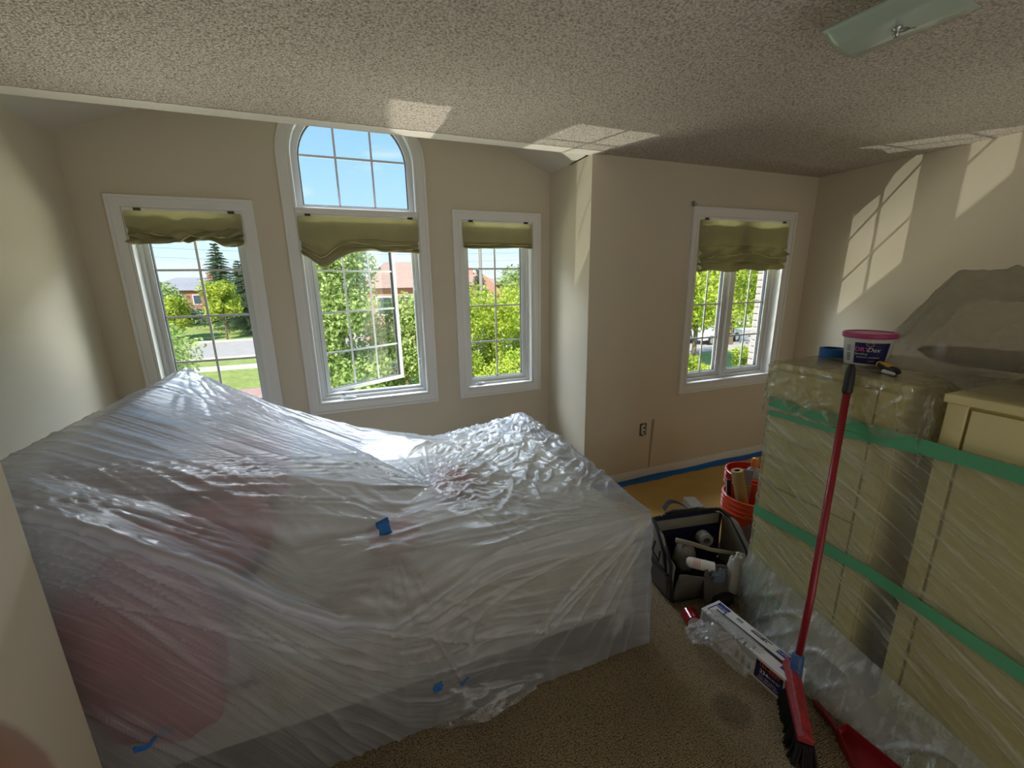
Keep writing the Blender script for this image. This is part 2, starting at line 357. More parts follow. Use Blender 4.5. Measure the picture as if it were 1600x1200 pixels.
# the strip's inner edge is ragged where the popcorn ends
S_ = [(XL - .1, YB - .062)]
x = XL - .1
while x < XS + .05:
    S_.append((x, YB - .062 - random.random() * .008)); x += .018
S_ += [(XS + .06, YB - .062), (XS + .02, YB + .034), (XL - .1, YB + .034)]
struct('trim_1', MB().prism(S_[1:], [], fz, CH - .0025, CH + .2), M_ceil_smooth)
vt = MB()
for xa, za, xb, zb in ((XL - .02, CH, XM, PEAK), (XM, PEAK, XS + .02, CH)):
    vt.prism([(xa, za), (xb, zb), (xb, zb + .15), (xa, za + .15)], [], fy, YB + .03, YA + .02)
struct('ceiling_alcove', vt, M_ceil_smooth)
struct('wall_gable', MB().prism([(XL - .05, CH + .2), (XM, PEAK + .15), (XS + .05, CH + .2), (XS + .05, CH + .001), (XL - .05, CH + .001)], [], fy, YB - .05, YB + .028), M_wall)
# baseboards with a moulded top
def baseboard(name, x0, x1, y0, y1, nx, ny):
    mb = MB()
    for z0, z1, t in ((0, .068, .014), (.068, .082, .011), (.082, .095, .007)):
        mb.box(min(x0, x0 + nx * t), max(x1, x1 + nx * t), min(y0, y0 + ny * t), max(y1, y1 + ny * t), z0, z1)
    struct(name, mb, M_trim)
baseboard('baseboard_back_right', XS, XR, YB, YB, 0, -1); baseboard('baseboard_right', XR, XR, YR, YB, -1, 0)
baseboard('baseboard_back', XL, XS, YA, YA, 0, -1); baseboard('baseboard_left', XL, XL, 1.1, YA, 1, 0)
baseboard('baseboard_closet', -.682, -.682, YR, 1.1, 1, 0)

# ------------------------------------------------------------------ windows
def ring(mb, outer, inner, y0, y1): return mb.prism(outer, [inner], fy, y0, y1)
def inset(W, d): return rect(W[0] + d, W[1] - d, W[2] + d, W[3] - d)
def casing(T, W, yw, arched=False):
    for k, (a, b, t) in enumerate(((0, .016, .024), (.014, .05, .016), (.048, CW - .002, .020))):
        mb = MB()
        if arched:
            o = arch(W[0] + a, W[1] - a, W[2] + a, 2.43, W[3] - a); i_ = arch(W[0] + b, W[1] - b, W[2] + b, 2.43, W[3] - b)
        else: o, i_ = inset(W, a), inset(W, b)
        ring(mb, o, i_, yw - t, yw + .004); part(T, 'casing_moulding', mb, M_trim)
def sash(T, x0, x1, z0, z1, yg, cols, rows, M=None, fw_=.034, rowz=None, top=None):
    """sash frame, glass, thin muntin bars; M optional transform of the whole sash"""
    X = (lambda mb: setattr(mb, 'v', [tuple(M @ Vector(p)) for p in mb.v]) or mb) if M is not None else (lambda mb: mb)
    o = rect(x0, x1, z0, z1); i_ = rect(x0 + fw_, x1 - fw_, z0 + fw_, z1 - fw_)
    s = part(T, 'sash', X(ring(MB(), o, i_, yg - .022, yg + .022)), M_vinyl)
    g = fw_ - .004; j = rect(x0 + g, x1 - g, z0 + g, z1 - g); k = rect(x0 + fw_ + .004, x1 - fw_ - .004, z0 + fw_ + .004, z1 - fw_ - .004)
    part(s, 'gasket', X(ring(MB(), j, k, yg - .012, yg + .012)), M_darkgasket)
    part(s, 'glass_pane', X(MB().box(x0 + g, x1 - g, yg - .003, yg + .003, z0 + g, z1 - g)), M_glass)
    for c in range(1, cols):
        xc = x0 + fw_ + (x1 - x0 - 2 * fw_) * c / cols
        part(s, 'muntin', X(MB().box(xc - .007, xc + .007, yg - .009, yg - .004, z0 + fw_, z1 - fw_)), M_vinyl)
    for zc in rowz:
        part(s, 'muntin', X(MB().box(x0 + fw_, x1 - fw_, yg - .0095, yg - .0035, zc - .007, zc + .007)), M_vinyl)
    return s
def jamb(T, W, yw, d):
    o = inset(W, CW - .001); i_ = inset(W, CW + .013); part(T, 'jamb', ring(MB(), o, i_, yw - .012, yw + d), M_trim)
def winroot(n, lab):
    o = D.objects.new('window_%d' % n, None); COL.objects.link(o); o['kind'] = 'structure'; o.empty_display_size = .05; return o
RZ = (1.147, 1.443, 1.736)
for n, W in ((1, W1), (3, W3)):
    T = winroot(n, ''); casing(T, W, YA); jamb(T, W, YA, .16)
    part(T, 'window_frame', ring(MB(), inset(W, CW + .011), inset(W, CW + .034), YA + .055, YA + .13), M_vinyl)
    sash(T, W[0] + CW + .032, W[1] - CW - .032, W[2] + CW + .032, W[3] - CW - .032, YA + .095, 2, 4, rowz=RZ)
    part(T, 'crank_handle', MB().box(W[0] + .17, W[0] + .23, YA + .03, YA + .055, .80, .815, bev=.004).tube([(W[0] + .2, YA + .03, .812), (W[0] + .17, YA + .02, .825), (W[0] + .15, YA + .02, .80)], .004), M_vinyl)
# window 2: arched fixed light over an open casement
T = winroot(2, ''); casing(T, W2, YA, True)
ai = lambda d, dz=0: arch(W2[0] + CW + d, W2[1] - CW - d, 2.105 + d, 2.44, 2.812 - d)
part(T, 'jamb', MB().prism(arch(W2[0] + CW - .001, W2[1] - CW + .001, W2[2] + CW - .001, 2.44, 2.813), [arch(W2[0] + CW + .013, W2[1] - CW - .013, W2[2] + CW + .013, 2.44, 2.80)], fy, YA - .012, YA + .16), M_trim)
part(T, 'mullion', MB().box(W2[0] + CW, W2[1] - CW, YA - .022, YA + .14, 2.09, 2.128, bev=.004), M_trim)
s = part(T, 'arched_frame', MB().prism(ai(.013), [ai(.050)], fy, YA + .06, YA + .13), M_vinyl)
part(s, 'gasket', MB().prism(ai(.047), [ai(.056)], fy, YA + .08, YA + .105), M_darkgasket)
part(s, 'glass_pane', MB().prism(ai(.049), [], fy, YA + .090, YA + .096), M_glass)
for xc in (.018, .252): part(s, 'muntin', MB().box(xc - .007, xc + .007, YA + .082, YA + .088, 2.15, 2.745 if xc < .1 else 2.745), M_vinyl)
part(s, 'muntin', MB().box(W2[0] + CW + .05, W2[1] - CW - .05, YA + .0815, YA + .0885, 2.458, 2.472), M_vinyl)
L2 = (W2[0], W2[1], W2[2], 2.155)
part(T, 'window_frame', ring(MB(), inset(L2, CW + .011), inset(L2, CW + .034), YA + .055, YA + .13), M_vinyl)
part(T, 'window_frame', ring(MB(), inset(L2, CW + .032), inset(L2, CW + .052), YA + .085, YA + .13), M_vinyl)
sx0, sx1 = W2[0] + CW + .045, W2[1] - CW - .045
hinge = (sx0, YA + .12, 0)
sash(T, sx0, sx1, W2[2] + CW + .045, 2.05, YA + .12, 3, 4, M=rotM(hinge, 'Z', math.radians(31)), rowz=(1.13, 1.43, 1.73), fw_=.03)
part(T, 'crank_handle', MB().box(-.10, -.01, YA + .022, YA + .058, .792, .808, bev=.005).tube([(-.03, YA + .03, .806), (-.08, YA + .012, .815), (-.12, YA + .02, .806)], .005), M_vinyl)
part(T, 'crank_arm', MB().tube([(-.09, YA + .06, .815), (-.14, YA + .14, .82), (-.02, YA + .20, .825)], .005), M_darkgasket)
for z in (1.02, 1.62):
    part(T, 'sash_lock', MB().box(.475, .492, YA + .03, YA + .056, z - .035, z + .035, bev=.004).tube([(.483, YA + .03, z), (.485, YA + .012, z - .02), (.486, YA + .012, z - .05)], .005), M_vinyl)
# window 4: double casement
T = winroot(4, ''); casing(T, W4, YB); jamb(T, W4, YB, .16)
part(T, 'window_frame', ring(MB(), inset(W4, CW + .011), inset(W4, CW + .036), YB + .05, YB + .13), M_vinyl)
part(T, 'mullion', MB().box(2.955, 3.005, YB + .035, YB + .13, W4[2] + CW + .01, W4[3] - CW - .01, bev=.004), M_vinyl)
a, b = W4[0] + CW + .034, W4[1] - CW - .034
for x0, x1 in ((a, 2.957), (3.003, b)):
    sash(T, x0, x1, W4[2] + CW + .034, W4[3] - CW - .034, YB + .09, 2, 4, rowz=(1.147, 1.425, 1.72), fw_=.042)
    part(T, 'sash_lock', MB().box(x0 + .004, x0 + .016, YB + .055, YB + .068, 1.0, 1.06), M_vinyl)

# ------------------------------------------------------------------ roman shades
M_shade = mat('olive_green_shade_fabric', (164, 160, 126), .8, bump=.25, bscale=300, var=.06, vscale=9, bdist=.002)
def add_translucent(M, col, f):
    nt = M.node_tree; b = nt.nodes['Principled BSDF']; o = nt.nodes['Material Output']; t = N(nt, 'ShaderNodeBsdfTranslucent'); t.inputs[0].default_value = lin(col)
    x = N(nt, 'ShaderNodeMixShader'); x.inputs[0].default_value = f; nt.links.new(b.outputs[0], x.inputs[1]); nt.links.new(t.outputs[0], x.inputs[2]); nt.links.new(x.outputs[0], o.inputs[0])
add_translucent(M_shade, (172, 168, 122), .25)
M_lining = mat('pale_shade_hem', (212, 210, 150), .8)
M_cord = mat('white_bead_cord', (230, 230, 225), .5)
def shade(label, W, yw, zt, zflat, zb, seed, sag, cordx, mess=1.0, group='olive roman shades'):
    x0, x1 = W[0] + CW + .006, W[1] - CW - .006; y = yw - .014
    T = thing('roman_shade', label, 'window shade', ((x0 + x1) / 2, y, zt), 0, group)
    part(T, 'headrail', MB().box(x0 + .004, x1 - .004, y + .006, y + .05, zt - .004, zt + .014, bev=.003), M_trim)
    for q in (x0 + .05, x1 - .07): part(T, 'mounting_clip', MB().box(q, q + .035, y - .002, y + .012, zt - .001, zt + .014), M_darkgasket)
    U = np.linspace(0, 1, 70)
    # flat face then folded stack
    prof = [(0, zt, 0), (-.006, zt - .03, 0), (-.004, (zt + zflat) / 2, .1), (-.008, zflat + .01, .2), (-.016, zflat, .3)]
    n = 3; H = zflat - zb
    for k in range(n):
        za = zflat - H * (k + .05) / n; zc = zflat - H * (k + 1) / n
        prof += [(.004, za, .6), (-.012 - .008 * k, za - .3 * H / n, 1), (-.026 - .006 * k, zc + .2 * H / n, 1), (-.018, zc - .004, 1), (.002, zc + .008, .8)]
    prof += [(.008, zb + .02, .6), (.01, zt - .05, .2)]
    P = np.zeros((len(prof), len(U), 3))
    for i, (dy, z, wgt) in enumerate(prof):
        nz = (vn(U * 4, i * .55 + seed, seed) - .5); nf = (vn(U * 11, i * .9, seed + 3) - .5)
        edge = np.minimum(1, np.minimum(U, 1 - U) * 8)
        P[i, :, 0] = x0 + (x1 - x0) * (.5 + (U - .5) * (1 - .02 * wgt * (1 + math.sin(seed + i))))
        P[i, :, 1] = y + dy + wgt * mess * (.030 * nf + .03 * nz + .012 * np.sin(U * 23 + i * 2.1 + seed))
        P[i, :, 2] = z + wgt * mess * (.05 * nz + .022 * nf) * edge - wgt * sag(U) * (1 if i < len(prof) - 1 else 0)
    o = part(T, 'fabric', MB().grid(P), M_shade, smooth=True); modifier(o, 'SUBSURF', levels=1, render_levels=1)
    # pale hem seam showing along a fold
    i = 8; part(T, 'hem_tape', MB().tube([tuple(P[i, j] + (0, -.004, .002)) for j in range(4, 66, 3)], .0028, 5), M_lining)
    if cordx is not None:
        pts = []
        for k in range(25):
            t = k / 24; a = PI * t
            pts.append((cordx + .012 * math.sin(a * 1.0) * (1 if t > .5 else -1) * 1.0 + .004 * math.sin(5 * t), y + .012, zt - .02 - (.78 if W is not W4 else .8) * math.sin(a)))
        part(T, 'bead_cord', MB().tube(pts, .0022, 6), M_cord)
    return T
shade('olive roman shade bunched in creased folds on the leftmost window', W1, YA, 2.072, 1.975, 1.885, 1, lambda U: .0 * U, -.575, 2.0)
shade('wide olive roman shade under the arch, its lower left drooping in a pouch', W2, YA, 2.076, 1.925, 1.84, 2, lambda U: .085 * np.exp(-((U - .16) / .12) ** 2) - .02 * np.exp(-((U - .5) / .2) ** 2), .523, .8)
shade('neat flat olive roman shade on the narrow window beside the alcove corner', W3, YA, 2.074, 1.925, 1.885, 3, lambda U: 0 * U, 1.42, .25)
shade('darker olive roman shade in ragged folds on the double casement window by the dresser', W4, YB, 2.066, 1.87, 1.70, 4, lambda U: .02 * (1 - U) - .02 * np.exp(-((U - .5) / .2) ** 2), None, 1.4)
# ------------------------------------------------------------------ outside
GZ = -2.8
M_grass = mat('sunlit_lawn', (146, 158, 78), 1, bump=.6, bscale=8, var=.22, vscale=3, bdist=.1)
M_road = mat('pale_asphalt', (176, 168, 160), .9, var=.06, vscale=1.5)
M_walk = mat('concrete_sidewalk', (206, 198, 184), .9, var=.05, vscale=2)
M_paver = mat('red_brick_pavers', (184, 148, 134), .9, var=.15, vscale=5)
struct('ground_lawn', MB().box(-120, 160, 3.6, 220, GZ - .3, GZ), M_grass)
struct('road', MB().box(-120, 160, 30.5, 40, GZ, GZ + .02), M_road)
struct('sidewalk', MB().box(-120, 160, 26.2, 27.6, GZ, GZ + .03), M_walk)
struct('curb', MB().box(-120, 160, 30.2, 30.5, GZ, GZ + .14).box(-120, 160, 40, 40.3, GZ, GZ + .14), M_walk)
struct('driveway', MB().box(-6.2, -3.0, 6, 20.8, GZ, GZ + .03), M_paver)
def leafmat(name, a, b, tr):
    M = D.materials.new(name); M.use_nodes = True; nt = M.node_tree; nt.nodes.clear(); o = N(nt, 'ShaderNodeOutputMaterial')
    t = N(nt, 'ShaderNodeTexCoord'); n = N(nt, 'ShaderNodeTexNoise', i_Scale=1.3, i_Detail=6); nt.links.new(t.outputs['Object'], n.inputs['Vector'])
    r = N(nt, 'ShaderNodeValToRGB'); r.color_ramp.elements[0].position = .35; r.color_ramp.elements[1].position = .65; r.color_ramp.elements[0].color = lin(a); r.color_ramp.elements[1].color = lin(b)
    nt.links.new(n.outputs['Fac'], r.inputs[0]); d = N(nt, 'ShaderNodeBsdfDiffuse'); l = N(nt, 'ShaderNodeBsdfTranslucent'); x = N(nt, 'ShaderNodeMixShader'); x.inputs[0].default_value = tr
    nt.links.new(r.outputs[0], d.inputs[0]); nt.links.new(r.outputs[0], l.inputs[0]); nt.links.new(d.outputs[0], x.inputs[1]); nt.links.new(l.outputs[0], x.inputs[2]); nt.links.new(x.outputs[0], o.inputs[0]); return M
M_leafA = leafmat('bright_maple_leaves', (150, 172, 56), (216, 222, 104), .45)
M_leafB = leafmat('green_leaves', (136, 160, 84), (192, 204, 134), .4)
M_leafC = leafmat('spruce_needles', (110, 130, 104), (156, 170, 138), .2)
M_bark = mat('grey_brown_bark', (112, 96, 80), .95, bump=.6, bscale=30, bdist=.02)
def leaves(centers, radii, n, size, flat=1.0):
    k = len(centers); c = np.array(centers, float); r = np.array(radii, float); w_ = r ** 2.2; w_ /= w_.sum()
    idx = rng.choice(k, n, p=w_); d = rng.normal(size=(n, 3)); d /= np.linalg.norm(d, axis=1)[:, None]
    rad = r[idx] * rng.random(n) ** .45; p = c[idx] + d * rad[:, None] * np.array([1, 1, flat])
    a = rng.normal(size=(n, 3)); a /= np.linalg.norm(a, axis=1)[:, None]; b = np.cross(a, rng.normal(size=(n, 3))); b /= np.linalg.norm(b, axis=1)[:, None]
    s = size * (.6 + .8 * rng.random(n))[:, None]
    V = np.stack([p - a * s, p + b * s * .55, p + a * s, p - b * s * .55], 1).reshape(-1, 3)
    F_ = np.arange(n * 4).reshape(n, 4); mb = MB(); mb.v = V.tolist(); mb.f = F_.tolist(); return mb
def raw_part(T, name, mb, m, stuff=True):
    L = T.location; V = np.array(mb.v) - np.array(L); me = D.meshes.new(name); me.from_pydata(V.tolist(), [], mb.f); me.materials.append(m)
    o = D.objects.new(name, me); COL.objects.link(o); o.parent = T
    if stuff: o['kind'] = 'stuff'
    return o
def tree(label, x, y, h, cr, m, n=5000, leaf=.11, group='trees seen through the windows', trunk=None, low=.35, blobs=16):
    T = thing('tree', label, 'tree', (x, y, GZ), 0, group); cs, rs = [], []
    for i in range(blobs):
        a = random.random() * 2 * PI; rr = cr * .62 * math.sqrt(random.random()); f = random.random()
        zz = GZ + h * (low + (1 - low) * f * .86); k = 1 - .55 * abs(f - .4)
        cs.append((x + rr * k * math.cos(a), y + rr * k * math.sin(a), zz)); rs.append(cr * (.3 + .2 * random.random()))
    raw_part(T, 'foliage', leaves(cs, rs, n, leaf), m)
    tk = MB().tube([(x, y, GZ - .05), (x + .05, y, GZ + h * .3), (x, y, GZ + h * .75)], [.05 * cr, .04 * cr, .012 * cr], 8)
    for i in range(7):
        c = cs[i]; z0 = GZ + h * (.25 + .05 * i); tk.tube([(x, y, z0), ((x + c[0]) / 2, (y + c[1]) / 2, (z0 + c[2]) / 2 + .1), c], [.018 * cr, .012 * cr, .004 * cr], 6)
    part(T, 'trunk', tk, M_bark); return T
def spruce(label, x, y, h, r):
    T = thing('spruce', label, 'tree', (x, y, GZ), 0, 'spruces'); mb = MB(); V = []; Fc = []
    tiers = 30
    for k in range(tiers):
        f = k / tiers; z = GZ + h * (.12 + .88 * f); rr = r * (1 - f) ** .85 + .08
        for j in range(max(5, int(22 * (1 - f)) + 5)):
            a = random.random() * 2 * PI; L = rr * (.75 + .35 * random.random()); tip = (x + L * math.cos(a), y + L * math.sin(a), z - .18 * L)
            for q in range(9):
                t = (q + .5) / 9; c = (x + (tip[0] - x) * t, y + (tip[1] - y) * t, z + (tip[2] - z) * t)
                s = .05 * h * (1.15 - t) * .75 + .05; d = random.uniform(-.5, .5); o_ = len(V)
                px_, py_ = -math.sin(a), math.cos(a)
                V += [(c[0] + px_ * s, c[1] + py_ * s, c[2] - .05), (c[0] + math.cos(a) * s, c[1] + math.sin(a) * s, c[2] + .03 + d * .1), (c[0] - px_ * s, c[1] - py_ * s, c[2] - .08), (c[0], c[1], c[2] - .5 * s)]
                Fc += [(o_, o_ + 1, o_ + 2), (o_, o_ + 3, o_ + 2)]
    mb.v = V; mb.f = Fc; raw_part(T, 'foliage', mb, M_leafC)
    part(T, 'trunk', MB().tube([(x, y, GZ - .05), (x, y, GZ + h * .95)], [.022 * h, .004 * h], 8), M_bark); return T
# through the left window
spruce('tall blue-green spruce on the far lawn, left of the two spruces', -12.0, 52, 8.8, 3.6)
spruce('shorter spruce at the right edge of the leftmost window', -9.0, 46, 6.8, 2.8)
tree('round bright green tree with a bare trunk in front of the spruces', -9.8, 41.5, 4.7, 1.7, M_leafA, 3500, .13, low=.45)
tree('bushy green tree at the left edge of the leftmost window, far lawn', -14.6, 43, 5.6, 2.6, M_leafB, 4500, .14)
tree('low yellow-green tree between the left tree and the gabled house', -12.9, 40.5, 3.7, 1.5, M_leafA, 3500, .12, low=.3)
tree('near leafy tree low in the leftmost window beside the road', -4.55, 12.3, 3.2, 1.55, M_leafB, 7000, .055, low=.35)
# through the arched window
tree('large green tree filling the left of the open casement', -.3, 14.5, 6.3, 2.0, M_leafB, 16000, .07, low=.15, blobs=22)
tree('green tree in the middle of the open casement, in front of the brick house', 1.75, 15.5, 4.4, 1.7, M_leafB, 11000, .07, low=.15, blobs=18)
tree('bright yellow-green tree beside the open casement sash', 4.1, 17.5, 4.35, 1.75, M_leafA, 10000, .07, low=.1, blobs=18)
# through the narrow window
tree('bright green tree on the left of the narrow window', 6.3, 19, 4.3, 2.0, M_leafA, 9000, .08, low=.12, blobs=18)
tree('bright green tree on the right of the narrow window', 8.9, 20.5, 4.75, 2.1, M_leafA, 9000, .08, low=.12, blobs=18)
tree('low green shrub at the foot of the narrow window view', 5.2, 13, 2.3, 1.7, M_leafA, 7000, .06, low=.1)
spruce('dark conifer top behind the bright trees of the narrow window', 11.5, 38, 5.8, 1.9)
tree('distant green tree at the right edge of the narrow window', 15.5, 37, 5.6, 2.3, M_leafB, 3000, .14)
# through the right window
tree('bright maple in the left half of the double casement view', 13.5, 13.6, 6.6, 2.2, M_leafA, 12000, .08, low=.42, blobs=20)
tree('bright maple in the right half of the double casement view', 17.5, 12.9, 7.6, 2.6, M_leafA, 12000, .08, low=.42, blobs=20)
tree('tall bright tree behind the maples of the double casement view', 24, 21, 8.5, 3.6, M_leafA, 9000, .12, low=.32, blobs=20)
for k, (x, y) in enumerate(((12.4, 12.4), (15.6, 12.6))):
    tree(('green shrub on the lawn in the left pane of the double casement', 'green shrub on the lawn in the right pane of the double casement')[k], x, y, 1.5, 1.1, M_leafA, 3500, .06, low=.15, blobs=8)
# a row of trees and hedge along the far side of the road
for k, (x, y, h, r) in enumerate(((-20, 56, 5, 3), (-3.5, 55, 4.6, 2.8), (1.8, 52, 4.6, 2.6), (20, 50, 6, 3.4), (27, 42, 6, 3.4), (33, 30, 6.5, 3.6), (38, 38, 8, 4))):
    tree('distant leafy tree beyond the road, ' + ('far left', 'left of the brick house', 'behind the casement tree', 'right of the conifer', 'past the narrow window', 'beyond the maples', 'farthest right')[k], x, y, h, r, M_leafB, 2500, .2, low=.15)
solo('hedge', leaves([(x, 60 + random.random(), GZ + .9) for x in range(-40, 8, 1)], [1.1] * 48, 12000, .2), M_leafC, 'long dark hedge along the far edge of the lawn beyond the road', 'hedge')
# houses
M_roofA = mat('brown_roof_shingles', (168, 140, 124), .9, var=.08, vscale=4, bump=.3, bscale=8, bdist=.05)
M_roofB = mat('grey_roof_shingles', (150, 148, 152), .9, var=.08, vscale=4)
M_brickA = mat('red_house_brick', (168, 116, 98), .9, var=.12, vscale=6)
M_brickB = mat('tan_house_brick', (190, 140, 118), .9, var=.12, vscale=6)
M_hglass = mat('dark_house_window', (70, 80, 92), .15)
def house(label, x, y, w_, d, he, hr, mw, mr):
    T = thing('house', label, 'house', (x, y, GZ))
    part(T, 'wall', MB().box(x - w_ / 2, x + w_ / 2, y, y + d, GZ, GZ + he), mw)
    e = .4; part(T, 'roof', MB().add([(x - w_ / 2 - e, y - e, GZ + he), (x + w_ / 2 + e, y - e, GZ + he), (x + w_ / 2 + e, y + d + e, GZ + he), (x - w_ / 2 - e, y + d + e, GZ + he), (x - w_ * .22, y + d / 2, GZ + hr), (x + w_ * .22, y + d / 2, GZ + hr)],
         [(0, 1, 5, 4), (1, 2, 5), (2, 3, 4, 5), (3, 0, 4), (3, 2, 1, 0)]), mr)
    g = w_ * (.16 if he > 3.95 else .08); gx = x + w_ * .2
    part(T, 'gable', MB().add([(gx - g, y - 1, GZ + he * .9), (gx + g, y - 1, GZ + he * .9), (gx, y - 1, GZ + he + g * .7), (gx - g, y + 3, GZ + he * .9), (gx + g, y + 3, GZ + he * .9), (gx, y + 3, GZ + he + g * .7), (gx - g, y - 1, GZ), (gx + g, y - 1, GZ)], [(6, 7, 1, 2, 0), (0, 2, 5, 3), (1, 4, 5, 2)]), mw)
    for k in range(3):
        wx = x - w_ * .38 + k * w_ * .2
        f = part(T, 'window', MB().prism(rect(wx, wx + 1.3, GZ + he - 2, GZ + he - .6), [rect(wx + .1, wx + 1.2, GZ + he - 1.9, GZ + he - .7)], fy, y - .06, y + .02), M_trim)
        part(f, 'pane', MB().box(wx + .1, wx + 1.2, y - .03, y - .01, GZ + he - 1.9, GZ + he - .7), M_hglass)
    part(T, 'chimney', MB().box(x + w_ * .12, x + w_ * .12 + .7, y + d * .4, y + d * .4 + .9, GZ + he, GZ + hr + .7), mw)
house('far house with a grey hipped roof and red brick behind the left trees', -20.5, 72, 12, 9, 3.9, 5.7, M_brickA, M_roofB)
house('house with a brown shingle roof seen past the open casement', 4.8, 33, 7.5, 8, 4.1, 6.1, M_brickB, M_roofA)
house('distant brown-roofed house behind the conifer in the narrow window', 15.6, 58, 12, 9, 4.0, 5.8, M_brickB, M_roofA)
# utility pole with wires
M_pole = mat('weathered_grey_pole', (150, 140, 130), .9)
p0 = atY(750, 395, 30); T = thing('utility_pole', 'tall grey utility pole seen through the narrow window', 'pole', (p0.x, 30, GZ))
part(T, 'post', MB().tube([(p0.x, 30, GZ), (p0.x, 30, 9.5)], [.14, .1], 10), M_pole); part(T, 'crossarm', MB().box(p0.x - 1, p0.x + 1, 29.9, 30.1, 8.9, 9.0), M_pole)
for k, z in enumerate((4.0, 5.2)):
    solo('overhead_wire', MB().tube([(x, 70, z + .8 + .0008 * (x - 5) ** 2) for x in range(-60, 61, 6)], .02, 4), M_darkgasket, ('lower thin black wire crossing the sky of the leftmost window', 'upper thin black wire crossing the sky of the leftmost window')[k], 'wire')
# bare post by the driveway
q = atY(352, 600, 9.5); T = thing('garden_post', 'grey timber post low in the leftmost window behind the plastic peak', 'post', (q.x, 9.5, GZ))
part(T, 'shaft', MB().box(q.x - .1, q.x + .1, 9.4, 9.6, GZ, -.75, bev=.01), M_pole); part(T, 'cap', MB().box(q.x - .16, q.x + .16, 9.34, 9.66, -.75, -.66, bev=.015), M_pole)
# parked cars
M_tire = mat('black_tyre', (30, 30, 32), .8); M_chrome = mat('bright_wheel_metal', (200, 200, 205), .25, metal=1)
def car(label, x, y, col, rz):
    T = thing('car', label, 'car', (x, y, GZ), rz); M_ = mat('car_paint_' + label.split()[0], col, .25, coat=.8)
    prof = [(-2.2, .35), (2.2, .35), (2.25, .7), (2.0, .85), (1.0, .95), (.45, 1.42), (-.9, 1.45), (-1.75, 1.0), (-2.2, .9)]
    o = part(T, 'body', MB().prism(prof, [], lambda u, v, d: (u, d, v), -.88, .88), M_, local=True); modifier(o, 'BEVEL', width=.06, segments=2)
    part(T, 'side_glass', MB().prism([(-1.45, 1.0), (.75, 1.0), (.38, 1.36), (-.85, 1.38)], [], lambda u, v, d: (u, d, v), -.892, .892), M_hglass, local=True)
    part(T, 'windshield', MB().add([(1.0, -.76, .975), (1.0, .76, .975), (.5, .7, 1.40), (.5, -.7, 1.40)], [(0, 1, 2, 3)]), M_hglass, local=True)
    for a in (-1.4, 1.4):
        for b in (-.84, .84):
            wl = part(T, 'wheel', MB().lathe([(0.001, -.1), (.33, -.1), (.33, .1), (0.001, .1)], Matrix.Translation((a, b, .33)) @ Matrix.Rotation(PI / 2, 4, 'X'), 20), M_tire, local=True)
            h = D.objects.new('hubcap', mesh('hubcap', MB().lathe([(0.001, -.11), (.2, -.11), (.2, .11), (0.001, .11)], Matrix.Translation((a, b, .33)) @ Matrix.Rotation(PI / 2, 4, 'X'), 12), M_chrome)); COL.objects.link(h); h.parent = wl
car('silver car parked beyond the maples, left pane of the double casement', 24.0, 22.5, (214, 216, 220), .15)
car('white car parked beyond the maples, right pane of the double casement', 30.5, 22.2, (236, 236, 232), .1)
struct('street_right', MB().box(18.5, 60, 19.5, 26.5, GZ, GZ + .035), M_road)
# the grey brick pier of this house outside the right window, brick by brick
M_mortar = mat('grey_mortar', (150, 146, 142), .95); M_pierbrick = mat('grey_pier_brick', (160, 150, 148), .9, var=.18, vscale=9, bump=.4, bscale=60, bdist=.004)
px0, px1, py0, py1 = 3.97, 4.4, 2.83, 3.20
o_ = D.objects.new('wall_brick_pier', None); COL.objects.link(o_); o_['kind'] = 'structure'; o_.location = (px0, py0, 0)
part(o_, 'mortar_core', MB().box(px0, px1, py0, py1, -2.8, 2.6), M_mortar)
bm_face = MB().box(-.012, .04, -.095, .095, -.029, .029, bev=.004); me_b = mesh('brick', bm_face, M_pierbrick)
bm_head = MB().box(-.095, .095, -.012, .04, -.029, .029, bev=.004); me_h = mesh('brick', bm_head, M_pierbrick)
k = 0; z = .35
while z < 2.2:
    off = .1 if k % 2 else 0; zz = 0
    for j in range(2):
        b_ = D.objects.new('brick', me_b); COL.objects.link(b_); b_.parent = o_; b_.location = (random.uniform(-.002, .002), .09 + j * .2 - off * .0 + (.0 if k % 2 else -.0), z)
        h_ = D.objects.new('brick', me_h); COL.objects.link(h_); h_.parent = o_; h_.location = (.1 + j * .2 + off * .3, random.uniform(-.002, .002), z)
    z += .068; k += 1
# ------------------------------------------------------------------ bed under plastic
M_cream = mat('cream_painted_furniture', (212, 202, 148), .45, bump=.05, bscale=40, var=.03)
M_bedwhite = mat('off_white_bed_frame', (205, 200, 190), .5)
M_mattress = mat('white_mattress_ticking', (214, 208, 194), .9, bump=.3, bscale=120, bdist=.002)
M_duvet = mat('cream_duvet_cotton', (206, 198, 172), .95, bump=.3, bscale=14, bdist=.01, var=.05)
M_pink = mat('dusty_pink_bedding', (188, 112, 112), .95, bump=.4, bscale=20, bdist=.01, var=.1)
M_salmon = mat('salmon_pink_plush', (200, 126, 110), .95, bump=.4, bscale=40, bdist=.006, var=.1)
BX0, BX1, BY0, BY1 = -.80, 1.10, 1.345, 2.66
T = thing('bed', 'low bed under the milky plastic, mattress on an off-white frame', 'bed', ((BX0 + BX1) / 2, (BY0 + BY1) / 2, 0))
part(T, 'side_rail', MB().box(BX0, BX1, BY0, BY0 + .03, .13, .34, bev=.006), M_bedwhite)
part(T, 'side_rail', MB().box(BX0, BX1, BY1 - .03, BY1, .13, .34, bev=.006), M_bedwhite)
part(T, 'footboard', MB().box(BX1 - .04, BX1, BY0 + .03, BY1 - .03, .10, .44, bev=.008), M_bedwhite)
part(T, 'headboard', MB().box(BX0 - .05, BX0, BY0 - .02, BY1 + .02, .06, 1.15, bev=.015), M_bedwhite)
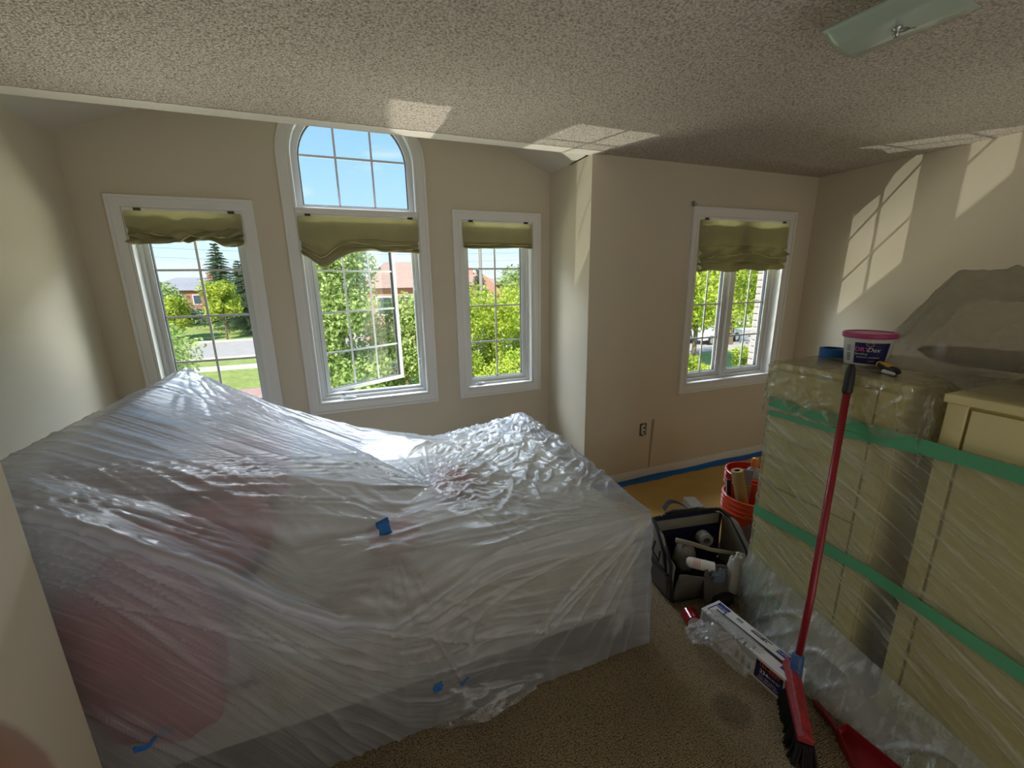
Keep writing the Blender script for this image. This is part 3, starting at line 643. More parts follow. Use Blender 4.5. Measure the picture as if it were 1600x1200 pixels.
for x in (BX0 + .04, BX1 - .09):
    for y in (BY0 + .01, BY1 - .07): part(T, 'leg', MB().box(x, x + .06, y, y + .06, 0, .14, bev=.005), M_bedwhite)
for k in range(8): part(T, 'slat', MB().box(BX0 + .1 + k * .225, BX0 + .19 + k * .225, BY0 + .03, BY1 - .03, .27, .29), M_bedwhite)
part(T, 'mattress', MB().box(BX0 + .01, BX1 - .045, BY0 + .035, BY1 - .035, .30, .57, bev=.04), M_mattress, smooth=True)
# duvet: draped sheet over the mattress, hanging over the near side in vertical folds
nx, ny = 150, 110; S = np.linspace(-.42, BX1 - .02, nx)[:, None] * np.ones((1, ny)); Tt = np.linspace(0, 1, ny)[None, :] * np.ones((nx, 1))
drop = .36; top_w = BY1 - BY0 - .05; L = drop + top_w
d = Tt * L
Yd = np.where(d < drop, BY0 - .005, BY0 + (d - drop)); Zd = np.where(d < drop, .60 - (drop - d), .60 + .0 * d)
hang = np.clip((drop - d) / drop, 0, 1)
Zd = Zd + .05 * (vn(S * 4, Yd * 4, 5) - .3) * (1 - hang) + .03 * (vn(S * 11, Yd * 9, 6) - .5) * (1 - hang)
Yd = Yd + hang * (.035 * np.sin(S * 26 + 2 * vn(S * 3, d * 2, 8)) + .02 * (vn(S * 15, d * 2, 9) - .5)) + .02 * hang * 0
Yd = np.where(hang > 0, np.clip(Yd, BY0 - .030, 9), Yd); P = np.stack([S, Yd, Zd], -1)
o = solo('duvet', MB().grid(P), M_duvet, 'cream duvet hanging in soft folds over the near side of the bed, under plastic', 'duvet', smooth=True); modifier(o, 'SOLIDIFY', thickness=.012, offset=-1)
def blob(c, r, nz=.12, fq=2.5, seed=0, n=36, sq=.75):
    th = np.linspace(0, PI, n)[:, None]; ph = np.linspace(0, 2 * PI, 2 * n)[None, :]
    sp = lambda v: np.sign(v) * np.abs(v) ** sq
    X, Y_, Z = sp(np.sin(th)) * sp(np.cos(ph)), sp(np.sin(th)) * sp(np.sin(ph)), sp(np.cos(th)) * np.ones_like(ph)
    k = 1 + nz * ((vn(X * fq + 5, Y_ * fq + Z * fq + 5, seed) - .5) * 2 + .5 * (vn(X * fq * 3 + 9, (Y_ - Z) * fq * 3 + 9, seed + 1) - .5))
    return MB().grid(np.stack([c[0] + r[0] * X * k, c[1] + r[1] * Y_ * k, c[2] + r[2] * Z * k], -1))
solo('comforter', blob((-.635, 1.36, .61), (.185, .10, .31), .24, 1.5, 3, sq=.62), M_pink, 'big dusty pink comforter bundled at the head of the bed, bulging through the plastic', 'comforter', smooth=True)
solo('pillow', blob((-.58, 1.72, .70), (.2, .22, .10), .1, 1.6, 7), M_pink, 'dusty pink pillow lying just behind the bundled comforter under plastic', 'pillow', smooth=True)
solo('pillow', blob((-.57, 2.28, .74), (.2, .25, .14), .1, 1.6, 9), mat('rosy_pillow_cotton', (196, 128, 132), .95, var=.08), 'rosy pillow at the far end of the headboard under plastic', 'pillow', smooth=True)
solo('plush_cushion', blob((.41, 1.91, .648), (.115, .085, .058), .18, 2.6, 11), M_salmon, 'salmon pink wrinkled plush lump lifting the plastic in the middle of the bed', 'cushion', smooth=True)
solo('plush_cushion', blob((.075, 1.56, .658), (.095, .08, .050), .15, 2.0, 13), M_salmon, 'salmon pink plush lump right behind the upper blue tape piece', 'cushion', smooth=True)
solo('blanket', blob((.24, 2.12, .62), (.20, .10, .035), .18, 2.2, 17), mat('taupe_wool_blanket', (150, 140, 118), .95, bump=.3, bscale=30, bdist=.01), 'folded taupe blanket behind the salmon plush under plastic', 'blanket', smooth=True)

# the plastic drop sheet: taut tent from the headboard to the foot of the bed, hanging to the floor
# front edge of the top: near the headboard the film is pulled out past the bed and folds along a diagonal crease
FE = [(-.90, 1.24, 1.19), (-.80, 1.19, 1.18), (-.656, 1.17, 1.115), (-.554, 1.17, 1.03), (-.404, 1.17, .905), (-.275, 1.17, .765), (-.123, 1.19, .625), (.04, 1.225, .525), (.16, 1.26, .54), (.45, 1.298, .665), (.8, 1.30, .668), (1.135, 1.30, .655)]
pts = {'f%d' % i: p for i, p in enumerate(FE)}
pts.update({'P': (-.83, 2.66, 1.195), 'Pb': (-.90, 2.72, 1.19), 'L': (-.82, 1.36, 1.20), 'Lb': (-.90, 1.36, 1.20), 'F3': (-.25, 1.40, .80), 'F4': (.12, 1.36, .70), 'Fm': (-.5, 1.36, .99),
       'T': (.05, 1.50, .735), 'K': (.272, 1.80, .715), 'V': (.0, 2.30, .665), 'V2': (-.35, 2.60, .86), 'D0': (-.462, 2.72, .945), 'D': (0, 2.72, .735),
       'D2': (.46, 2.72, .60), 'E': (1.133, 2.72, .675), 'M': (1.135, 2.05, .695), 'C': (.435, 1.90, .735), 'G': (.7, 1.75, .675), 'H': (.6, 2.25, .655), 'J': (.85, 2.3, .69), 'N1': (.5, 1.5, .69)})
tris = ['f0 f1 Lb', 'f1 L Lb', 'f1 f2 L', 'f2 Fm L', 'f2 f3 Fm', 'f3 f4 Fm', 'f4 F3 Fm', 'f4 f5 F3', 'f5 f6 F3', 'f6 F4 F3', 'f6 f7 F4', 'f7 f8 F4', 'f8 f9 F4', 'f9 N1 F4', 'f9 f10 N1', 'f10 f11 G', 'N1 f10 G', 'f11 M G',
        'L Lb P', 'Lb Pb P', 'P Pb D0', 'L P K', 'L K T', 'L Fm T', 'Fm F3 T', 'F3 F4 T', 'F4 N1 T', 'T K N1', 'K C N1', 'P V2 K', 'P D0 V2', 'V2 V K', 'D0 D V2', 'V2 D V', 'V H K', 'V D H', 'D D2 H',
        'K H C', 'C H G', 'C G N1', 'G J M', 'H J G', 'H D2 J', 'D2 E J', 'J E M']
tris = [t.split() for t in tris]
x0, x1, y1 = -.89, 1.134, 2.715
NX, NY = 300, 230; gx = np.linspace(x0, x1, NX)
yfront = np.interp(gx, [p[0] for p in FE], [p[1] for p in FE]) + .0015
for _ in range(12): yfront[1:-1] = (yfront[:-2] + 2 * yfront[1:-1] + yfront[2:]) / 4
gv = np.linspace(0, 1, NY); GX = gx[:, None] * np.ones((1, NY)); GY = yfront[:, None] + gv[None, :] * (y1 - yfront[:, None])
Hh = tri_height(GX, GY, pts, tris)
zfr = np.interp(gx, [p[0] for p in FE], [p[2] for p in FE]); Hh[:, 0] = zfr
for _ in range(30):
    nn_ = np.isnan(Hh)
    if not nn_.any(): break
    Bp = np.pad(Hh, 1, mode='edge'); St = np.stack([Bp[:-2, 1:-1], Bp[2:, 1:-1], Bp[1:-1, :-2], Bp[1:-1, 2:]]); cnt = (~np.isnan(St)).sum(0); av = np.where(cnt > 0, np.nansum(St, 0) / np.maximum(cnt, 1), np.nan); Hh = np.where(nn_, av, Hh)
Hh = np.where(np.isnan(Hh), .66, Hh); Hh = smooth2(Hh, 9)
# gathered bunch at the peak
Hh += .03 * np.exp(-(((GX + .80) / .07) ** 2 + ((GY - 2.62) / .08) ** 2)) * ridge(GX * 30, GY * 12, 40, 1)
def fan(X, Y_, c, a0, a1, freq, amp, R0, R1, seed, p=5, rf=2.5):
    dx, dy = X - c[0], Y_ - c[1]; r = np.hypot(dx, dy); a = np.arctan2(dy, dx)
    wa = np.clip((a - a0) / .12, 0, 1) * np.clip((a1 - a) / .12, 0, 1); wr = np.clip(r / R0, 0, 1) * np.clip((R1 - r) / (.45 * R1), 0, 1)
    return amp * wa * wr * ridge(a * freq + .35 * vn(r * 5, a * 6, seed + 5), r * rf, seed, p)
# unfolded sheet: columns past each edge hang down
def ext(g, lo, hi, nlo, nhi):
    a = np.concatenate([-np.linspace(1, 1 / nlo, nlo), np.zeros(len(g)), np.linspace(1 / nhi, 1, nhi)]); c = np.concatenate([np.full(nlo, lo), g, np.full(nhi, hi)]); return a, c
ax, cx = ext(gx, x0, x1, 50, 60); ay, cy = ext(gv, 0, 1, 130, 40)
AX, AY = np.meshgrid(ax, ay, indexing='ij'); CX, CY = np.meshgrid(cx, cy, indexing='ij')
ix = np.clip(np.round((CX - x0) / (x1 - x0) * (NX - 1)).astype(int), 0, NX - 1); iy = np.clip(np.round(CY * (NY - 1)).astype(int), 0, NY - 1); CY = GY[ix, iy]
H0 = Hh[ix, iy]; tau = np.minimum(1, np.hypot(AX, AY))
floorz = np.where(AY < 0, .006, np.where(AX < 0, .5, np.where(AX > 0, .006, .45)))
hem = .003 * vn(CX * 9, CY * 9, 30) + np.where((AY < -.01), .0, 0)
Zs = H0 * (1 - tau) + (floorz + hem) * tau
dirx = np.where(tau > 0, AX / (tau + 1e-9), 0); diry = np.where(tau > 0, AY / (tau + 1e-9), 0)
dropd = H0 - Zs
flare = .006 + .02 * tau
PX = CX + dirx * flare * np.minimum(1, tau * 12); PY = CY + diry * flare * np.minimum(1, tau * 12); PY = np.where(AY < 0, PY + (1.285 - CY) * np.minimum(1, -AY) ** .8, PY)
UX = CX + dirx * dropd; UY = CY + diry * dropd          # unfolded coordinates
P = np.stack([PX, PY, Zs], -1); Nn = normals(P)
Nn *= np.where((Nn[..., 2:3] < -.2), -1, 1)
out = np.stack([dirx, diry, 0 * dirx], -1); flip = (Nn * out).sum(-1, keepdims=True) < -.1; Nn = np.where(flip & (tau[..., None] > 0), -Nn, Nn)
topw = np.clip(1 - tau * 20, 0, 1)
disp = np.zeros_like(UX)
# tension fans
disp += fan(UX, UY, (-.95, 1.25), -.95, .75, 34, .007, .25, 1.9, 1, 5)
disp += fan(UX, UY, (-.95, 1.22), -.90, .35, 22, .008, .3, 2.2, 2, 6)
disp += fan(UX, UY, (-.86, 2.75), -1.5, .1, 26, .006, .2, 1.1, 3, 4)
disp += fan(UX, UY, (1.15, 1.31), -3.1, -1.2, 9, .007, .08, 1.3, 4, 7)
disp += fan(UX, UY, (1.15, 1.31), 1.6, 3.1, 14, .007, .1, .9, 5, 5)
disp += fan(UX, UY, (.05, 1.38), -2.0, -.2, 10, .005, .08, .7, 6, 7)
disp += fan(UX, UY, (.272, 1.80), -1.2, 3.1, 16, .008, .05, .7, 7, 5)
disp += fan(UX, UY, (1.13, 2.76), -3.1, -1.6, 18, .008, .1, .9, 8, 5)
# crumple on the foot half of the bed top
cw = np.clip((CX - .15) / .4, 0, 1) * topw * np.clip((CY - 1.42) / .25, 0, 1)
wx = CX + .06 * vn(CX * 7, CY * 7, 60); wy = CY + .06 * vn(CX * 7, CY * 7, 61)
disp += cw * (.017 * ridge(wx * 5 + wy * 4, wy * 9 - wx * 7, 62, 3) + .012 * ridge(wx * 12 - wy * 9, wy * 5 + wx * 4, 67, 5) + .004 * ridge(wx * 24 - wy * 8, wy * 14 + wx * 6, 63, 4))
# film sagging between the strands on the taut tent (long thin pleats)
fold_haze = np.clip(disp / .008, 0, 1.5) * .16
tent = np.clip((.35 - CX) / .4, 0, 1) * topw; pr = (CY - 1.3) + .30 * (CX + .85)
disp += tent * (.003 * ridge(pr * 42 + 1.5 * vn(CX * 3, CY * 3, 64), CX * 2.2, 65, 3) + .005 * ridge(pr * 17, CX * 1.6, 66, 5))
# the big diagonal fold running down the near side and the pleats under it
s_ = np.clip(-AY * 3, 0, 1)
_edge = np.hypot(np.where(AY < 0, (Hh[ix, 0] - Zs), (CY - GY[ix, 0]) * 1.2), 0); _cx = np.clip((.30 - CX) / .2, 0, 1)
fold_haze += _cx * (.42 * np.exp(-(_edge / .012) ** 2) + .18 * np.exp(-((_edge - .035) / .008) ** 2) + .12 * np.exp(-((_edge - .075) / .006) ** 2)); disp += _cx * .012 * np.exp(-(_edge / .014) ** 2)
# the crest from the far headboard corner down to the middle of the bed
_kx, _ky = .272 + .83, 1.80 - 2.66; _kl = math.hypot(_kx, _ky); _kt = ((CX + .83) * _kx + (CY - 2.66) * _ky) / _kl ** 2; _kd = ((CX + .83) * (-_ky) + (CY - 2.66) * _kx) / _kl
_kw = ((_kt > 0) & (_kt < 1)) * (tau == 0); fold_haze += _kw * .4 * np.exp(-(_kd / .008) ** 2)
for k, (xa, za, xb, zb, amp) in enumerate(((.02, .50, .30, .34, .020), (.28, .345, .62, .26, .012), (.60, .265, .95, .24, .006), (-.76, .98, .10, .28, .008), (-.70, .92, -.1, .50, .009), (-.8, .62, -.5, .12, .012), (-.72, .55, -.44, .10, .010), (.10, .60, .28, .12, .010), (.55, .25, 1.12, .60, .008), (.78, .12, 1.125, .56, .008))):
    vx, vz = xb - xa, zb - za; Lq = math.hypot(vx, vz); t = ((CX - xa) * vx + (Zs - za) * vz) / Lq ** 2; dd = (CX - xa) * (-vz / Lq) + (Zs - za) * (vx / Lq)
    wt = np.clip(t * 6, 0, 1) * np.clip((1 - t) * 6, 0, 1) if k > 2 else np.clip(t * 40 + .5, 0, 1) * np.clip((1 - t) * 40 + .5, 0, 1)
    disp += s_ * wt * amp * np.exp(-(dd / (.02 if k < 3 else .008)) ** 2)
    fold_haze += s_ * wt * (.30 if k < 3 else .16) * np.exp(-(dd / (.012 if k < 3 else .005)) ** 2)
    if k < 3: disp += s_ * wt * np.where(dd > 0, amp * .7 * np.exp(-dd / .10), 0)
disp += np.where(tau > 0, 1, 0) * (.006 * (vn(UX * 6, UY * 3, 70) - .5) + .0015 * ridge(UX * 9 + UY * 3, UY * 2 - UX * 2, 71, 5)) * np.clip(tau * 6, 0, 1)
P = P + Nn * disp[..., None]
P[..., 2] = np.maximum(P[..., 2], .003)
M_film = film_mat('milky_drop_sheet', (214, 218, 226), .38, bscale=(4, 60, 1), bstr=.6, gloss=.85, rough=.27, hazevar=.10, transl=.5, streak=.15, sscale=(2.5, 26, 1))
sheet = solo('plastic_sheet', MB().grid(P), M_film, 'milky plastic drop sheet draped over the whole bed and its headboard', 'plastic sheet', smooth=True)
fold_haze += .27 * topw * np.clip((.30 - CX) / .25, 0, 1) * np.clip((CY - 1.30) / .2, 0, 1); set_fold_haze(sheet, fold_haze); _r = np.hypot(UX + 1.15, UY - 1.15); set_uv(sheet, np.stack([_r, np.arctan2(UY - 1.15, UX + 1.15) * 1.3], -1))  # real folds, plus added haze painting window light across the tent top
# doubled hem tail lying out on the carpet below the lower tape
q = np.linspace(0, 1, 40); v = np.linspace(0, 1, 24); Q, Vv = np.meshgrid(q, v, indexing='ij')
PT = np.stack([.165 + .42 * Q + .02 * np.sin(Vv * 5), 1.262 - .045 * np.sin(PI * np.clip(Q * 1.1, 0, 1)) * Vv - .02 * Vv + .012 * (vn(Q * 9, Vv * 5, 80) - .5), .155 * (1 - Vv) * (1 - .65 * Q) + .004 + .01 * vn(Q * 7, Vv * 3, 81)], -1)
M_film2 = film_mat('thin_clear_film', (226, 230, 232), .26, bscale=(40, 20, 1), bstr=.7, gloss=1.1, rough=.15, hazevar=.2)
tail = solo('plastic_tail', MB().grid(PT), M_film2, 'loose doubled tail of plastic below the lower blue tape, resting on carpet', 'plastic sheet', smooth=True); set_uv(tail, np.stack([PT[..., 0], PT[..., 2]], -1))
M_bluetape = mat('blue_painters_tape', (28, 104, 178), .65, bump=.2, bscale=90, bdist=.001, var=.06)
M_greentape = mat('green_painters_tape', (82, 158, 112), .6, bump=.15, bscale=90, bdist=.001, var=.05)
def tape(c, ux, uz, w_, h_, label, mt=None, n=9, curl=.004, jag=.004, name='tape_piece', cat='tape', dips=None):
    ux, uz = Vector(ux).normalized(), Vector(uz).normalized(); nn = ux.cross(uz).normalized(); mb = MB(); V = []
    for i in range(n):
        t = i / (n - 1) - .5
        for j in range(5):
            s = j / 4 - .5; jg = jag * random.uniform(-1, 1) if i in (0, n - 1) else 0
            V.append(Vector(c) + ux * (t * w_ + jg) + uz * (s * h_ + (dips(t) if dips else 0)) + nn * (curl * math.sin(t * 7 + s * 3)))
    mb.add(V, [(i * 5 + j, (i + 1) * 5 + j, (i + 1) * 5 + j + 1, i * 5 + j + 1) for i in range(n - 1) for j in range(4)])
    o = solo(name, mb, mt or M_bluetape, label, cat, smooth=True, origin=tuple(c)); modifier(o, 'SOLIDIFY', thickness=.0008); return o
from mathutils.bvhtree import BVHTree
_bv = BVHTree.FromPolygons([tuple(p) for p in P.reshape(-1, 3)], [tuple(f.vertices) for f in sheet.data.polygons])
def on_sheet(px, py):
    o_, d_ = Vector((0, 0, EYE)), ray(px, py).normalized(); h = _bv.ray_cast(o_, d_); n_ = h[1] if h[1].dot(d_) < 0 else -h[1]
    return h[0] + n_ * .004, n_
def sheet_tape(px, py, w_, h_, ang, label, **kw):
    c, n_ = on_sheet(px, py); u = Vector((0, 0, 1)).cross(n_).normalized(); v_ = n_.cross(u); a_ = math.radians(ang)
    o = tape(c, u * math.cos(a_) + v_ * math.sin(a_), -u * math.sin(a_) + v_ * math.cos(a_), w_, h_, label, **kw); o['group'] = 'blue tape pieces on the drop sheet'; return o
_c, _n = on_sheet(600, 828)
o = tape(_c + Vector((0, -.020, .018)), (1, .1, .28), (-.25, .45, 1), .046, .060, 'torn blue tape square stuck on top of the plastic beside the salmon lump', curl=.002, jag=.005); o['group'] = 'blue tape pieces on the drop sheet'
sheet_tape(684, 1073, .034, .036, 0, 'small blue tape square on the lower near side of the plastic', curl=.002)
sheet_tape(727, 1062, .05, .010, 8, 'thin dark blue tape strip right of the small lower blue square', curl=.001)
sheet_tape(240, 1155, .085, .014, -4, 'twisted blue tape strip near the bottom left corner of the plastic', curl=.004, dips=lambda t: .007 * math.sin(t * 9))
# ------------------------------------------------------------------ wrapped cabinets on the right
M_gap = mat('dark_gap', (50, 46, 38), .9)
UT = 1.272
T = thing('tall_cabinet', 'cream tall cabinet wrapped in film, the far one carrying the joint compound tub', 'cabinet', (2.04, 1.03, 0))
part(T, 'body', MB().box(1.760, 2.36, .80, 1.268, .09, UT - .025, bev=.004), M_cream)
part(T, 'top', MB().box(1.743, 2.37, .79, 1.272, UT - .025, UT - .002, bev=.004), M_cream)
part(T, 'plinth', MB().box(1.79, 2.35, .81, 1.25, 0, .092), M_cream)
for y0, y1, z0, z1 in ((.805, .872, .10, 1.235), (.878, 1.257, .70, 1.235), (.878, 1.257, .10, .694)):
    d_ = part(T, 'door', MB().box(1.744, 1.762, y0, y1 + (.008 if y1 > 1 else 0), z0, z1, bev=.003), M_cream)
T = thing('wide_cabinet', 'cream cabinet wrapped in film, the near one at the right edge', 'cabinet', (2.04, .1, 0))
part(T, 'body', MB().box(1.775, 2.36, -.55, .69, .06, UT - .03, bev=.004), M_cream)
part(T, 'top', MB().box(1.745, 2.37, -.56, .70, UT - .032, UT - .004, bev=.004), M_cream)
part(T, 'stile', MB().box(1.755, 1.78, .642, .692, .02, UT - .033, bev=.003), M_cream)
part(T, 'door', MB().box(1.757, 1.776, .06, .634, .09, UT - .045, bev=.003), M_cream)
part(T, 'door', MB().box(1.757, 1.776, -.54, .054, .09, UT - .045, bev=.003), M_cream)
part(T, 'plinth', MB().box(1.78, 2.35, -.54, .64, 0, .062), M_cream)
part(T, 'hinge', MB().box(1.765, 1.79, .672, .70, .14, .17), M_darkgasket).copy
# something dark standing in the gap between the cabinets
solo('cloth_bag', blob((1.90, .745, .22), (.09, .035, .2), .1, 2, 21), mat('dark_grey_bag_cloth', (72, 66, 66), .9), 'dark cloth bag stuffed in the gap between the two wrapped cabinets', 'bag', smooth=True)

def film_obj(name, P, U, m, label, cat='plastic sheet'):
    o = solo(name, MB().grid(P), m, label, cat, smooth=True); set_uv(o, U); return o
# stretched film around the cabinet fronts: path round the far corner, then along the fronts
M_wrap = film_mat('stretch_film', (222, 224, 200), .17, bscale=(4, 60, 1), bstr=1, gloss=1.2, rough=.16, hazevar=.16, transl=.25, vscale=3, streak=.45, sscale=(1.6, 34, 1), bdist=.006)
nS, nZ = 330, 190; R = 1.275
s = np.linspace(-.55, 1.78, nS)[:, None] * np.ones((1, nZ)); v = np.linspace(0, 1, nZ)[None, :] * np.ones((nS, 1))
z = 1.10 * (1 - v) + .004
X = np.where(s < 0, 1.738 - s, 1.738); Y = np.where(s < 0, R + .004, R - s)
out = np.where(s < 0, 0, 1.0)
W = .006 * ridge(z * 30 + .5 * vn(s * 4, z * 6, 90), s * 1.4, 91, 4) * np.clip((z - .55) * 4, 0, 1) * np.clip(1 - s * 1.6, 0, 1)
dg = z + .52 * s; W += .0045 * ridge(dg * 30, s * 2.2, 92, 6) + .003 * ridge((z + .75 * s) * 52, s * 3, 93, 7)
W += fan(s, z, (-.02, .50), -1.2, .3, 30, .004, .05, .8, 94, 6) + fan(s, z, (1.75, .2), 2.0, 3.3, 24, .005, .1, 1.4, 95, 5)
W += .004 * np.exp(-((s - .53) / .05) ** 2) * (-1)
fl = np.clip((.16 - z) / .16, 0, 1) * np.clip(s * 4 - .1, 0, 1)
fl2 = np.clip(fl, 0, 1) ** 1.2 * (.13 + .03 * np.sin(s * 9)) + fl * .03 * ridge(s * 14 + z * 3, z * 3, 96, 3)
X = X - out * (W + fl2); Y = Y + (1 - out) * W
P = np.stack([X, Y, z], -1)
_fw = np.clip((W - .0015) / .006, 0, 1) * .30
so = film_obj('stretch_wrap', P, np.stack([s, z + .5 * s], -1), M_wrap, 'clear stretch film wrapped tightly around the fronts of both cream cabinets'); set_fold_haze(so, _fw)
# loose clear skirt of film lying from the fronts onto the floor
nS, nZ = 160, 60; s = np.linspace(.02, 1.0, nS)[:, None] * np.ones((1, nZ)); v = np.linspace(0, 1, nZ)[None, :] * np.ones((nS, 1))
zt = .34 - .22 * s; z = zt * np.clip(1 - v, 0, 1) ** 1.15 + .006 + .012 * vn(s * 14, v * 5, 100) * v
X = 1.722 - .012 - (.012 + .11 * np.clip(np.sin(PI * np.clip(s * 1.15, 0, 1)), 0, 1) ** 1.3 + .07 * s) * v - .018 * ridge(s * 13 + v * 2.5, v * 1.5, 101, 3) * np.clip(v * 4, 0, 1)
Y = R - s * (1 + .05 * v) + .03 * v
M_skirt = film_mat('loose_floor_film', (226, 230, 232), .34, bscale=(40, 5, 1), bstr=1, gloss=1.2, rough=.2, hazevar=.2, streak=.4, sscale=(34, 2.5, 1), bdist=.01)
film_obj('loose_film_skirt', np.stack([X, Y, z], -1), np.stack([s, v], -1), M_skirt, 'loose folds of clear film spilling onto the carpet at the foot of the cabinets')
# crumpled cover film over the top of the far cabinet
def drape(x0, x1, y0, y1, Hf, nx, ny, drops, seed, cr, extra=None, flare=.012):
    n1 = 44; gx = np.linspace(x0, x1, nx); gy = np.linspace(y0, y1, ny); ax, cx = ext(gx, x0, x1, n1, n1 // 2); ay, cy = ext(gy, y0, y1, n1, n1 // 2)
    AX, AY = np.meshgrid(ax, ay, indexing='ij'); CX, CY = np.meshgrid(cx, cy, indexing='ij'); tau = np.minimum(1, np.hypot(AX, AY)); H = Hf(CX, CY)
    dl, dr_, df, db = drops; dp = np.where(AX < 0, dl(CY) * -AX, 0) + np.where(AX > 0, dr_ * AX, 0); dq = np.where(AY < 0, df(CX) * -AY, 0) + np.where(AY > 0, db * AY, 0)
    dropd = np.hypot(dp, dq); dx = np.where(tau > 0, AX / (tau + 1e-9), 0); dy = np.where(tau > 0, AY / (tau + 1e-9), 0)
    P = np.stack([CX + dx * flare * np.minimum(1, tau * 8), CY + dy * flare * np.minimum(1, tau * 8), H - dropd], -1); UX = CX + dx * dropd; UY = CY + dy * dropd
    Nn = normals(P); out = np.stack([dx, dy, 0 * dx], -1); up_ = (Nn[..., 2:3] < 0) & (tau[..., None] == 0); fl_ = ((Nn * out).sum(-1, keepdims=True) < 0) & (tau[..., None] > 0)
    Nn = np.where(up_ | fl_, -Nn, Nn); wx = UX + .03 * vn(UX * 14, UY * 14, seed); wy = UY + .03 * vn(UX * 14, UY * 14, seed + 1)
    d_ = cr * (ridge(wx * 17 + wy * 6, wy * 15 - wx * 5, seed + 2, 2.2) + .5 * ridge(wx * 38, wy * 36, seed + 3, 3)) + .001
    if extra is not None: d_ = d_ + extra(UX, UY)
    return P + Nn * d_[..., None], np.stack([UX, UY], -1)
P, U = drape(1.742, 2.36, .735, 1.275, lambda x, y: UT + 0 * x, 90, 80, (lambda y: .185 + .02 * np.sin(y * 40), .1, lambda x: .10 + .12 * np.clip(1 - (x - 1.74) * 4, 0, 1), .16), 110, .010)
P[..., 2] = np.where(P[..., 2] > UT, np.minimum(P[..., 2], UT + .004), P[..., 2])
M_cover = film_mat('crinkled_cover_film', (224, 222, 190), .22, bscale=(26, 26, 1), bstr=1.0, gloss=1.3, rough=.14, hazevar=.2, streak=.4, sscale=(9, 12, 1), bdist=.008)
film_obj('cover_film', P, U, M_cover, 'crinkled clear film draped over the top of the far cabinet, above the green tape')
# grey film over a heap of things on the cabinet tops
hp = {'a': (1.985, 1.02, 1.284), 'b': (2.0, .82, 1.284), 'c': (2.10, .64, 1.284), 'c2': (2.16, .1, 1.284), 'p': (2.25, .945, 1.655), 'q': (2.35, .80, 1.655), 'r': (2.37, .2, 1.58), 'd': (2.33, 1.235, 1.285), 'd0': (2.1, 1.235, 1.284), 'e': (2.42, 1.0, 1.5), 'f': (2.42, .1, 1.5),
      'm': (2.12, 1.0, 1.39), 'g': (1.95, 1.235, 1.280), 'h': (1.755, .1, 1.279), 'i': (1.765, .665, 1.279), 'j': (1.95, .80, 1.280)}
ht = [t.split() for t in ('a b m', 'b p m', 'a m d0', 'm p d', 'm d d0', 'b c q', 'b q p', 'c c2 r', 'c r q', 'p q e', 'p e d', 'q r f', 'q f e', 'g a d0', 'g j a', 'j b a', 'j i b', 'i c b', 'i h c', 'h c2 c')]
gx = np.linspace(1.751, 2.419, 150); gy = np.linspace(.101, 1.234, 200); HX, HY = np.meshgrid(gx, gy, indexing='ij'); HZ = tri_height(HX, HY, hp, ht)
HN = np.isnan(HZ); HZ = np.where(HN, 1.281, HZ); HZ = smooth2(HZ, 14)
lift = np.clip((HZ - 1.286) * 12, 0, 1)
HZ = HZ + lift * (.016 * ridge((HX * .9 - HY * .6) * 10 + 1.5 * HZ, HX * 3, 120, 3) + .02 * (vn(HX * 9, HY * 9, 121) - .5) + .006 * ridge(HX * 26 + HY * 8, HY * 22, 122, 3)) + .002
M_greyfilm = film_mat('dusty_grey_film', (196, 194, 182), .38, bscale=(30, 14, 1), bstr=.8, gloss=.7, rough=.25, hazevar=.3, transl=.5)
hmb = MB().grid(np.stack([HX, HY, HZ], -1)); bad = HN.ravel(); hmb.f = [f for f in hmb.f if not any(bad[i] for i in f)]
ho = solo('heap_cover_film', hmb, M_greyfilm, 'dusty translucent film tented over a heap on top of the cabinets, against the right wall', 'plastic sheet', smooth=True)
set_uv(ho, np.stack([HX, HY], -1))
solo('bedding_bundle', blob((2.22, .55, 1.325), (.09, .42, .035), .14, 2, 23), mat('taupe_bundle_cloth', (158, 144, 120), .95, bump=.4, bscale=24, bdist=.01), 'taupe cloth bundle hidden under the tented film on the cabinets', 'bundle', smooth=True)
solo('paint_stick', MB().box(2.02, 2.05, .12, .46, UT + .006, UT + .014, M=rotM((2.03, .3, 1.28), 'Z', .25)), M_gap, 'dark flat stick lying on top of the near cabinet at the right edge', 'stick')
# green tape strips across the fronts
def strip(name, pts_, h, label, x=1.7285):
    mb = MB(); V = []; n = 60
    for i in range(n):
        t = i / (n - 1); yy = pts_[0][0] + (pts_[-1][0] - pts_[0][0]) * t
        zz = np.interp(-yy, [-p[0] for p in pts_], [p[1] for p in pts_]); hh = h * (1 + .05 * math.sin(i * .7))
        for j in range(3): V.append((x - .0004 * math.sin(i * .5 + j), yy, zz + (j / 2 - .5) * hh))
    mb.add(V, [(i * 3 + j, (i + 1) * 3 + j, (i + 1) * 3 + j + 1, i * 3 + j + 1) for i in range(n - 1) for j in range(2)])
    o = solo(name, mb, M_greentape, label, 'tape', group='green tape bands on the cabinets'); modifier(o, 'SOLIDIFY', thickness=.0008); return o
strip('green_tape', [(1.272, 1.096), (.5, 1.078), (-.4, 1.07)], .047, 'topmost green tape band around the wrapped cabinets')
strip('green_tape', [(1.272, 1.040), (1.0, 1.045), (.62, 1.068)], .022, 'thin lower edge of green tape just under the topmost band, under film', x=1.7325)
strip('green_tape', [(1.272, .552), (.8, .55), (.4, .498), (-.4, .44)], .048, 'middle green tape band sagging across the wrapped cabinets')
strip('green_tape', [(1.272, .205), (1.12, .165), (1.02, .10)], .030, 'short lowest green tape band near the floor at the far cabinet corner', x=1.719)
